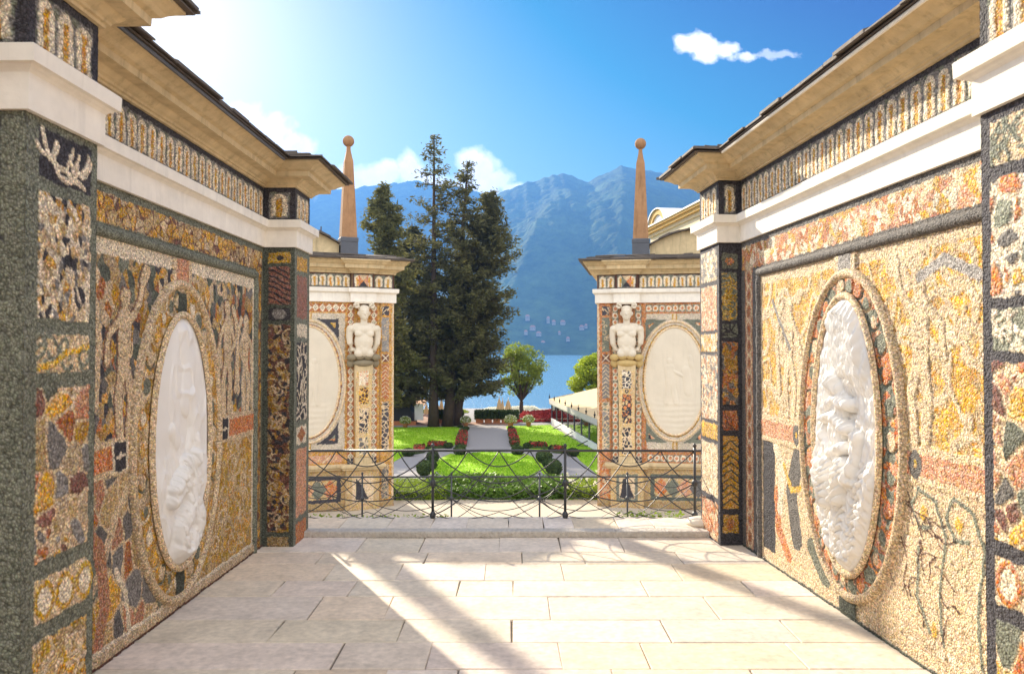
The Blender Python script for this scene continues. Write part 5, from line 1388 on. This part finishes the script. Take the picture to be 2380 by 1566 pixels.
# ------------------------------------------------------------------ trees
def tube_np(parts): pass
def conifer(name, X, Y, zb, H, rad, seed, mt, label, lean=(0, 0), crown0=.12, dens=1.0, tuft=.45, top_sparse=.0, trunk_r=.45, drop=.25, second=None):
    r = np.random.default_rng(seed); O = empty(name, (X, Y, zb), label, 'conifer', 'tall dark conifers behind the left lawn')
    def ax(t): return np.array((X + lean[0] * t * H, Y + lean[1] * t * H, zb + t * H))
    mb = MB(); k = 12
    mb.tube([tuple(ax(i / k)) for i in range(k + 1)], [trunk_r * (1.25 if i == 0 else 1) * (1 - .93 * i / k) + .02 for i in range(k + 1)], 8); 
    pts = []; dirs = []
    t = crown0
    while t < 1:
        n = max(3, int(7 * dens * (1 - .3 * t)))
        for j in range(n):
            th = r.uniform(0, 2 * math.pi); L = rad(t) * r.uniform(.45, 1.12)
            if L < .2: continue
            p0 = ax(t + r.uniform(-.01, .01)); d = np.array((math.cos(th), math.sin(th), 0)); bend = drop * r.uniform(.4, 1.5)
            q = [p0 + d * L * s + np.array((0, 0, -bend * L * s * s + .12 * L * s + (.3 * L * s ** 3))) for s in (0, .3, .6, 1)]
            if L > 1.2 and j % 2 == 0: mb.tube([tuple(v) for v in q], [.07, .05, .035, .012], 4, False)
            m = int(L * 10 * dens * (1 - top_sparse * t)) + 3
            s = r.uniform(.12, 1, m) ** .8
            b = np.stack([p0 + d * L * u + np.array((0, 0, -bend * L * u * u + .12 * L * u + .3 * L * u ** 3)) for u in s])
            pts.append(b + r.normal(size=b.shape) * np.array((.22, .22, .16)) * (.4 + .18 * L))
        t += .017 / max(.6, dens) * 1.3
    mb.build('trunk', M['bark'], O, True)
    pts = np.concatenate(pts); V, F = join([leaf_mesh(pts + r.normal(size=pts.shape) * .14, tuft * (1 - .12 * i), seed + i, .55, .32) for i in range(4)])
    link('crown', V, F, mt, O)
    return O
Yt = 69
def tx(px): return (px - 1190) / FPX * Yt
cone = lambda R0, p=1.0, b=.25: (lambda t: R0 * min(1, (1 - t) ** p * 1.35 + .03) * min(1, .55 + t / b * .45))
conifer('tall_cypress', tx(1008), 69, GZ, 26.0, lambda t: 3.5 * min(1, (1 - t) * 2.3 + .04) ** .75 * (.8 + .2 * min(1, t / .3)), 11, M['conifer'], 'tallest conifer, thin and spired at the top, with a straight trunk', (0, 0), .16, .88, .44, .35, .42)
conifer('tall_cypress', tx(1040), 69.5, GZ, 23.8, lambda t: 3.1 * min(1, (1 - t) * 2.3 + .04) ** .7 * (.45 + .55 * min(1, t / .45)), 12, M['conifer'], 'second tallest conifer with a dark trunk leaning right', (.075, 0), .26, 1.0, .44, .3, .46)
conifer('broad_cypress', tx(1056), 70.5, GZ, 21.0, lambda t: 3.5 * (1 + .45 * max(0, .6 - t)) * min(1, (1 - t) * 3.2 + .06) ** .65, 13, M['conifer'], 'widest dense conifer at the right of the group, its trunk leaning right', (.155, 0), .13, 1.3, .46, .0, .42)
conifer('cedar', tx(905), 66, GZ, 20.9, lambda t: 2.8 * min(1, ((1 - t) * 5.0 + .05)) ** .6 * (.75 + .25 * math.sin(t * 23)), 14, M['conifer_warm'], 'shorter blunt-topped warm green conifer beside the left obelisk', (0, 0), .14, 1.25, .50, .0, .35, .6)
conifer('cedar', tx(862), 60, GZ, 15.6, lambda t: 3.6 * min(1, (1 - t) * 1.5) * (.7 + .3 * math.sin(t * 30)), 15, M['conifer_warm'], 'low spreading cedar with ragged branches left of the conifer group', (0, 0), .12, 1.0, .5, .0, .3, .5)
conifer('cedar', tx(940), 74, GZ, 19, lambda t: 4.6 * min(1, ((1 - t) * 2.4) ** .8), 16, M['conifer'], 'dark conifer filling the shade behind the left lawn', (0, 0), .11, 1.0, .55, .0, .4, .5)
conifer('cedar', -13.6, 55, GZ, 15.6, lambda t: 2.6 * min(1, (1 - t) * 3.2) * (.5 + .5 * math.sin(t * 40)), 17, M['conifer_warm'], 'cedar top showing above the left pavilion roof left of the obelisk', (0, 0), .2, .8, .4, .0, .3, .3)
def broadleaf(name, X, Y, zb, H, R0, seed, mt, label, trunk=.25, n_blob=46, per=240, leaf=.22, stem=.30):
    r = np.random.default_rng(seed); O = empty(name, (X, Y, zb), label, 'tree')
    mb = MB(); c = np.array((X, Y, zb + H * (stem + (1 - stem) * .5))); hz = H * (1 - stem) * .5
    blobs = []
    while len(blobs) < n_blob:
        v = r.uniform(-1, 1, 3); L = np.linalg.norm(v)
        if .35 < L < 1: blobs.append(c + v * np.array((R0, R0, hz)) * .92)
    fork = np.array((X, Y, zb + H * stem * .7))
    mb.tube([(X + .1, Y, zb), (X - .03, Y, zb + H * stem * .35), tuple(fork)], [trunk * 1.2, trunk, trunk * .85], 8)
    for i, b in enumerate(blobs):
        if i % 2 == 0:
            m = fork * .45 + b * .55 + r.normal(size=3) * .2 + np.array((0, 0, -.15)); mb.tube([tuple(fork), tuple(m), tuple(b)], [trunk * .4, trunk * .2, .02], 5, False)
    mb.build('trunk', M['bark'], O, True)
    pts = np.concatenate([b + (lambda q: q / np.linalg.norm(q, axis=1)[:, None] * r.uniform(.3, 1, per)[:, None] ** .5)(r.normal(size=(per, 3))) * np.array((1, 1, .75)) * r.uniform(.16, .30) * R0 * 1.25 for b in blobs])
    V, F = leaf_mesh(pts, leaf, seed, .7, .6); link('crown', V, F, mt, O)
broadleaf('round_tree', P(1212, 900, 82)[0], 82, GZ, 7.5, 2.45, 5, M['broad'], 'small round sunlit tree with a forked trunk at the lake edge', .22, 70, 150, .22, .28)
broadleaf('leafy_tree', P(1362, 900, 80)[0] + 1.2, 80, GZ, 6.6, 2.9, 6, M['broad_yel'], 'bright yellow-green leafy tree behind the tent roof', .25, 60, 260, .27, .15)

# ------------------------------------------------------------------ villa behind the right pavilion
def villa():
    O = empty('villa', (14, 40, GZ), 'cream villa with yellow cornice and an arched dormer rising behind the right pavilion', 'villa')
    # long front runs away to the left; built from two measured eaves points
    A = np.array(P(1512, 545, 62)); B = np.array(P(1640, 484, 50.6)); zA = 9.2; 
    A2 = np.array((A[0], A[1])); B2 = np.array((B[0], B[1])); dv = B2 - A2; L = np.linalg.norm(dv); dv /= L; nv = np.array((-dv[1], dv[0])); nv = nv if nv[0] > 0 else -nv
    zE = (A[2] + B[2]) / 2
    def xf(u, v, z): return (A2[0] + dv[0] * u + nv[0] * v, A2[1] + dv[1] * u + nv[1] * v, z)
    Lx = L + 14
    cr = mat('villa_cream', (.66, .56, .38), .85, 2, .06); yl = mat('villa_yellow', (.58, .38, .13), .85, 2, .08)
    mb = MB(xf); mb.box(0, Lx, 0, 9, GZ, zE - .3); mb.build('wall', cr, O)
    for i in range(6):
        u = 2.2 + i * 5
        f = MB(xf); f.box(u - .75, u + .75, -.06, -.003, zE - 3.6, zE - 1.4); w_ = f.build('window', M['white_paint'], O)
        g = MB(xf); g.box(u - .6, u - .03, -.075, -.062, zE - 3.45, zE - 1.55); g.box(u + .03, u + .6, -.075, -.062, zE - 3.45, zE - 1.55); g.build('pane', M['dark'], w_)
    V, F = sweep([(0, 9), (0, 0), (Lx, 0)][::-1] if False else [(-.001, 9), (0, 0), (Lx, 0)], [(0, 0), (0, .01)], xf)
    mb = MB(xf)
    mb.box(-.15, Lx, -.15, 9.1, zE - .3, zE - .05); mb.build('frieze', cr, O)
    mb = MB(xf); mb.box(-.4, Lx, -.4, 9.1, zE - .05, zE + .18); mb.box(-.55, Lx, -.55, 9.1, zE + .18, zE + .34); mb.build('cornice', yl, O)
    mb = MB(xf); mb.box(-.65, Lx, -.65, 9.2, zE + .34, zE + .44); mb.build('gutter', M['white_paint'], O)
    mb = MB(xf); mb.add([(-.5, -.5, zE + .44), (Lx, -.5, zE + .44), (Lx, 4.3, zE + 1.7), (1.5, 4.3, zE + 1.7), (-.5, 9, zE + .44), (Lx, 9, zE + .44)], [(0, 1, 2, 3), (0, 3, 4), (3, 2, 5, 4)]); mb.build('roof', M['slate'], O)
    # arched dormer
    u0 = 3.0
    pts = [(u0 + 1.9 * math.cos(math.pi * i / 14), zE + .3 + 1.15 * math.sin(math.pi * i / 14)) for i in range(15)]
    pin = [(u0 + 1.25 * math.cos(math.pi * i / 14), zE + .3 + .75 * math.sin(math.pi * i / 14)) for i in range(15)]
    mb = MB(xf); vs = [(a, -.5, b) for a, b in pts] + [(a, -.5, b) for a, b in pin] + [(a, 2.2, b) for a, b in pts] + [(a, 2.2, b) for a, b in pin]; fs = []
    for i in range(14): fs += [(i, i + 1, 15 + i + 1, 15 + i), (i + 1, i, 30 + i, 30 + i + 1), (15 + i, 15 + i + 1, 45 + i + 1, 45 + i)]
    mb.add(vs, fs); dm = mb.build('dormer', yl, O)
    mb = MB(xf); mb.add([(u0, -.35, zE + .3)] + [(a, -.35, b) for a, b in pin], [(0, i + 1, i + 2) for i in range(14)]); mb.build('dormer_window', M['white_paint'], dm)
    ps = [(u0 + 2.05 * math.cos(math.pi * i / 14), zE + .3 + 1.24 * math.sin(math.pi * i / 14)) for i in range(15)]
    mb = MB(xf); vs = [(a, -.62, b) for a, b in ps] + [(a, -.62, b) for a, b in pts] + [(a, 2.3, b) for a, b in ps]; fs = []
    for i in range(14): fs += [(i, i + 1, 15 + i + 1, 15 + i), (i + 1, i, 30 + i, 30 + i + 1)]
    mb.add(vs, fs); mb.build('dormer_flashing', M['white_paint'], dm)
    for k in range(2):
        mb = MB(xf); uu = 6 + k * 5; mb.box(uu, uu + 1.1, 2.0, 2.9, zE + .9, zE + 2.4); mb.box(uu - .1, uu + 1.2, 1.9, 3.0, zE + 2.4, zE + 2.55); mb.build('chimney', yl, O)
villa()

# ------------------------------------------------------------------ lake and mountains
wm = bpy.data.materials.new('lake_water'); wm.use_nodes = True; t = wm.node_tree; b = t.nodes['Principled BSDF']
b.inputs['Base Color'].default_value = (.10, .24, .38, 1); b.inputs['Roughness'].default_value = .25; b.inputs['IOR'].default_value = 1.33
tc = N(t, 'ShaderNodeTexCoord'); mp = N(t, 'ShaderNodeMapping'); mp.inputs['Scale'].default_value = (1.0, .45, 1); n1 = N(t, 'ShaderNodeTexNoise'); n1.inputs['Scale'].default_value = .9; n1.inputs['Detail'].default_value = 6; n1.inputs['Roughness'].default_value = .65
t.links.new(tc.outputs['Object'], mp.inputs[0]); t.links.new(mp.outputs[0], n1.inputs['Vector']); bn = N(t, 'ShaderNodeBump'); bn.inputs['Strength'].default_value = 1; bn.inputs['Distance'].default_value = .45
t.links.new(n1.outputs[0], bn.inputs['Height']); t.links.new(bn.outputs[0], b.inputs['Normal'])
LZ = -7.2
mb = MB(); mb.add([(-9000, 88, LZ), (9000, 88, LZ), (9000, 12000, LZ), (-9000, 12000, LZ)], [(0, 1, 2, 3)])
tag(mb.build('lake', wm, loc=(0, 88, LZ)), 'calm pale blue lake between the garden and the mountains', 'lake', kind='structure')
def mountain(name, prof, r0, r1, r2, az0, az1, seed, label, na=420, nr=150, rough=1.0, mt=None, spurs=()):
    """ridge whose crest heights are surveyed (azimuth px, crest px); slopes fall to the lake shore at r0 and back to r2"""
    A = np.linspace(az0, az1, na); Rr = np.concatenate([np.linspace(r0, r1, int(nr * .75)), np.linspace(r1, r2, nr - int(nr * .75) + 1)[1:]])
    AA, RR = np.meshgrid(A, Rr); X = (AA - 1190) / FPX * RR; Y = RR
    px = np.array([p[0] for p in prof]); py = np.array([p[1] for p in prof])
    crest = (817 - np.interp(AA, px, py)) / FPX * r1 - LZ
    crest = crest + (fbm(X / 120 + 9, X * 0, 1.0, seed + 50, 4) - .5) * 34 + (fbm(X / 22, X * 0, 1.0, seed + 60, 3) - .5) * 16
    s = np.where(RR < r1, (RR - r0) / (r1 - r0), 1 - (RR - r1) / (r2 - r1)); s = np.clip(s, 0, 1)
    base = np.where(RR < r1, s ** .92, s)
    rid = 1 - np.abs(2 * fbm(X / 700 + 5 + Y / 2600, Y / 1500, 1.0, seed, 5) - 1)
    rid2 = 1 - np.abs(2 * fbm(X / 230 + 50 + Y / 800, Y / 520, 1.0, seed + 9, 4) - 1)
    env = np.sin(np.pi * np.clip(s, 0, 1)) ** .8
    Z = crest * base + rough * env * crest * ((rid - .72) * .42 + (rid2 - .72) * .14) + env * (fbm(X / 28, Y / 28, 1.0, seed + 3, 3) - .5) * 26
    for (p0, p1, amp, wl, wr) in spurs:        # ridges running from the crest (p1) down to the shore (p0)
        c0 = p0 + (p1 - p0) * s ** .9; q = AA - c0
        Z = Z + env ** 2 * (1 - s) * 1.6 * crest * amp * np.where(q < 0, np.exp(q / wl), np.exp(-q / wr))
    Z = np.where(s <= 0, -12, Z) + LZ - .5
    i = np.arange(AA.size).reshape(AA.shape); F = np.stack([i[:-1, :-1], i[:-1, 1:], i[1:, 1:], i[1:, :-1]], -1).reshape(-1, 4)
    return tag(link(name, np.stack([X, Y, Z], -1).reshape(-1, 3), F, mt, None, (0, r0, LZ), True), label, 'mountain', kind='structure'), (A, Rr, Z)
fm = mat('forest_slope', (.065, .10, .03), .95, .03, .45, 14.0, .045, spec=.05, nscale2=.008)
mountain('mountain', [(300, 500), (600, 440), (700, 452), (760, 436), (800, 438), (850, 432), (900, 424), (960, 418), (1010, 424), (1060, 430), (1120, 450), (1200, 480), (1300, 560), (1500, 640), (2400, 700)], 2900, 3900, 5600, -300, 2000, 3, 'pale hazy mountain far across the lake behind the conifers', rough=.6, mt=fm)
_, (mA, mR, mZ) = mountain('mountain', [(-300, 760), (700, 740), (900, 690), (1000, 600), (1100, 490), (1160, 446), (1215, 428), (1260, 414), (1300, 405), (1330, 410), (1360, 424), (1385, 412), (1410, 400), (1430, 392), (1446, 385), (1462, 390), (1485, 392), (1510, 400), (1550, 408), (1600, 428), (1700, 420), (1900, 380), (2400, 350), (3000, 300)],
         1950, 3300, 4800, 0, 3000, 8, 'steep forested blue mountain rising from the far lake shore on the right', 520, 170, .55, fm, ((1150, 1350, .17, 80, 230), (1420, 1480, .08, 60, 160)))
def mz(X, Y):
    a = X / Y * FPX + 1190; i = int(np.clip(np.searchsorted(mR, Y), 1, len(mR) - 1)); j = int(np.clip(np.searchsorted(mA, a), 1, len(mA) - 1)); return float(mZ[i, j])
# houses across the lake
hw = mat('house_wall', (.34, .31, .26), .8); hr = mat('house_roof', (.36, .18, .11), .8)
hs_ = [(1226, 742, 16, 14, 'tall pale villa above the shore, left of the far village'), (1238, 765, 20, 10, 'pale villa with a wide terrace, far village'), (1274, 748, 11, 17, 'narrow tower-like white house in the middle of the far village'), (1287, 752, 13, 9, 'low white house beside the tower-like house across the lake'),
       (1308, 752, 18, 8, 'long pale house right of the far village tower'), (1252, 778, 18, 8, 'long low house below the far village'), (1352, 764, 17, 9, 'white house standing alone on the right across the lake'), (1362, 760, 9, 7, 'small white house beside the lone house on the right across the lake'),
       (1320, 790, 12, 7, 'small house near the water on the right'), (1222, 775, 12, 8, 'small pale house low on the left across the lake'), (1300, 776, 9, 6, 'tiny house under the long pale house across the lake'), (1245, 808, 34, 12, 'grey stone building at the water edge across the lake'), (1262, 806, 14, 20, 'tall grey stone building at the water edge across the lake'), (1372, 820, 14, 5, 'boathouse at the water edge on the right across the lake')]
for (x, y, wd, hh, lab) in hs_:
    wd *= .75; hh *= .6
    Y = 2000.0
    for it in range(60):
        p = P(x, y, Y)
        if mz(p[0], Y) + 1 >= p[2] - 2: break
        Y += 8
    X, _, Z = P(x, y, Y); Z = min(Z, mz(X, Y) + 3) if mz(X, Y) > LZ else LZ
    Z = max(Z, LZ + .5)
    O = empty('village_house', (X, Y, Z), lab, 'house', 'houses on the far shore of the lake')
    mb = MB(); mb.box(X - wd / 2, X + wd / 2, Y - 5, Y + 7, Z - 4, Z + hh); mb.build('wall', hw if 'grey' not in lab else M['rough_stone'], O)
    mb = MB(); mb.add([(X - wd / 2 - .6, Y - 5.6, Z + hh), (X + wd / 2 + .6, Y - 5.6, Z + hh), (X + wd / 2 + .6, Y + 7.6, Z + hh), (X - wd / 2 - .6, Y + 7.6, Z + hh), (X - wd / 4, Y + 1, Z + hh + 4.5), (X + wd / 4, Y + 1, Z + hh + 4.5)],
                     [(0, 1, 5, 4), (1, 2, 5), (2, 3, 4, 5), (3, 0, 4), (3, 2, 1, 0)]); mb.build('roof', hr, O)
    k = max(2, int(wd / 4))
    for fl in range(max(1, int(hh / 4))):
        for i in range(k):
            xx = X - wd / 2 + (i + .5) * wd / k; mb = MB(); mb.box(xx - .6, xx + .6, Y - 5.15, Y - 5.02, Z + 1.2 + fl * 4, Z + 3 + fl * 4); mb.build('window', M['dark'], O)

# ------------------------------------------------------------------ air
mb = MB(); mb.box(-6500, 6500, -40, 6800, -22, 960)
hz = mb.build('haze', None, loc=(0, 4000, -22)); tag(hz, 'thin blue summer haze over the lake', 'haze', kind='stuff')
hm = bpy.data.materials.new('haze_air'); hm.use_nodes = True; t = hm.node_tree; t.nodes.remove(t.nodes['Principled BSDF'])
pv = N(t, 'ShaderNodeVolumePrincipled'); pv.inputs['Density'].default_value = 0.00023; pv.inputs['Color'].default_value = (.09, .265, .70, 1); pv.inputs['Anisotropy'].default_value = .35
t.links.new(pv.outputs[0], t.nodes['Material Output'].inputs['Volume']); hz.data.materials.append(hm)
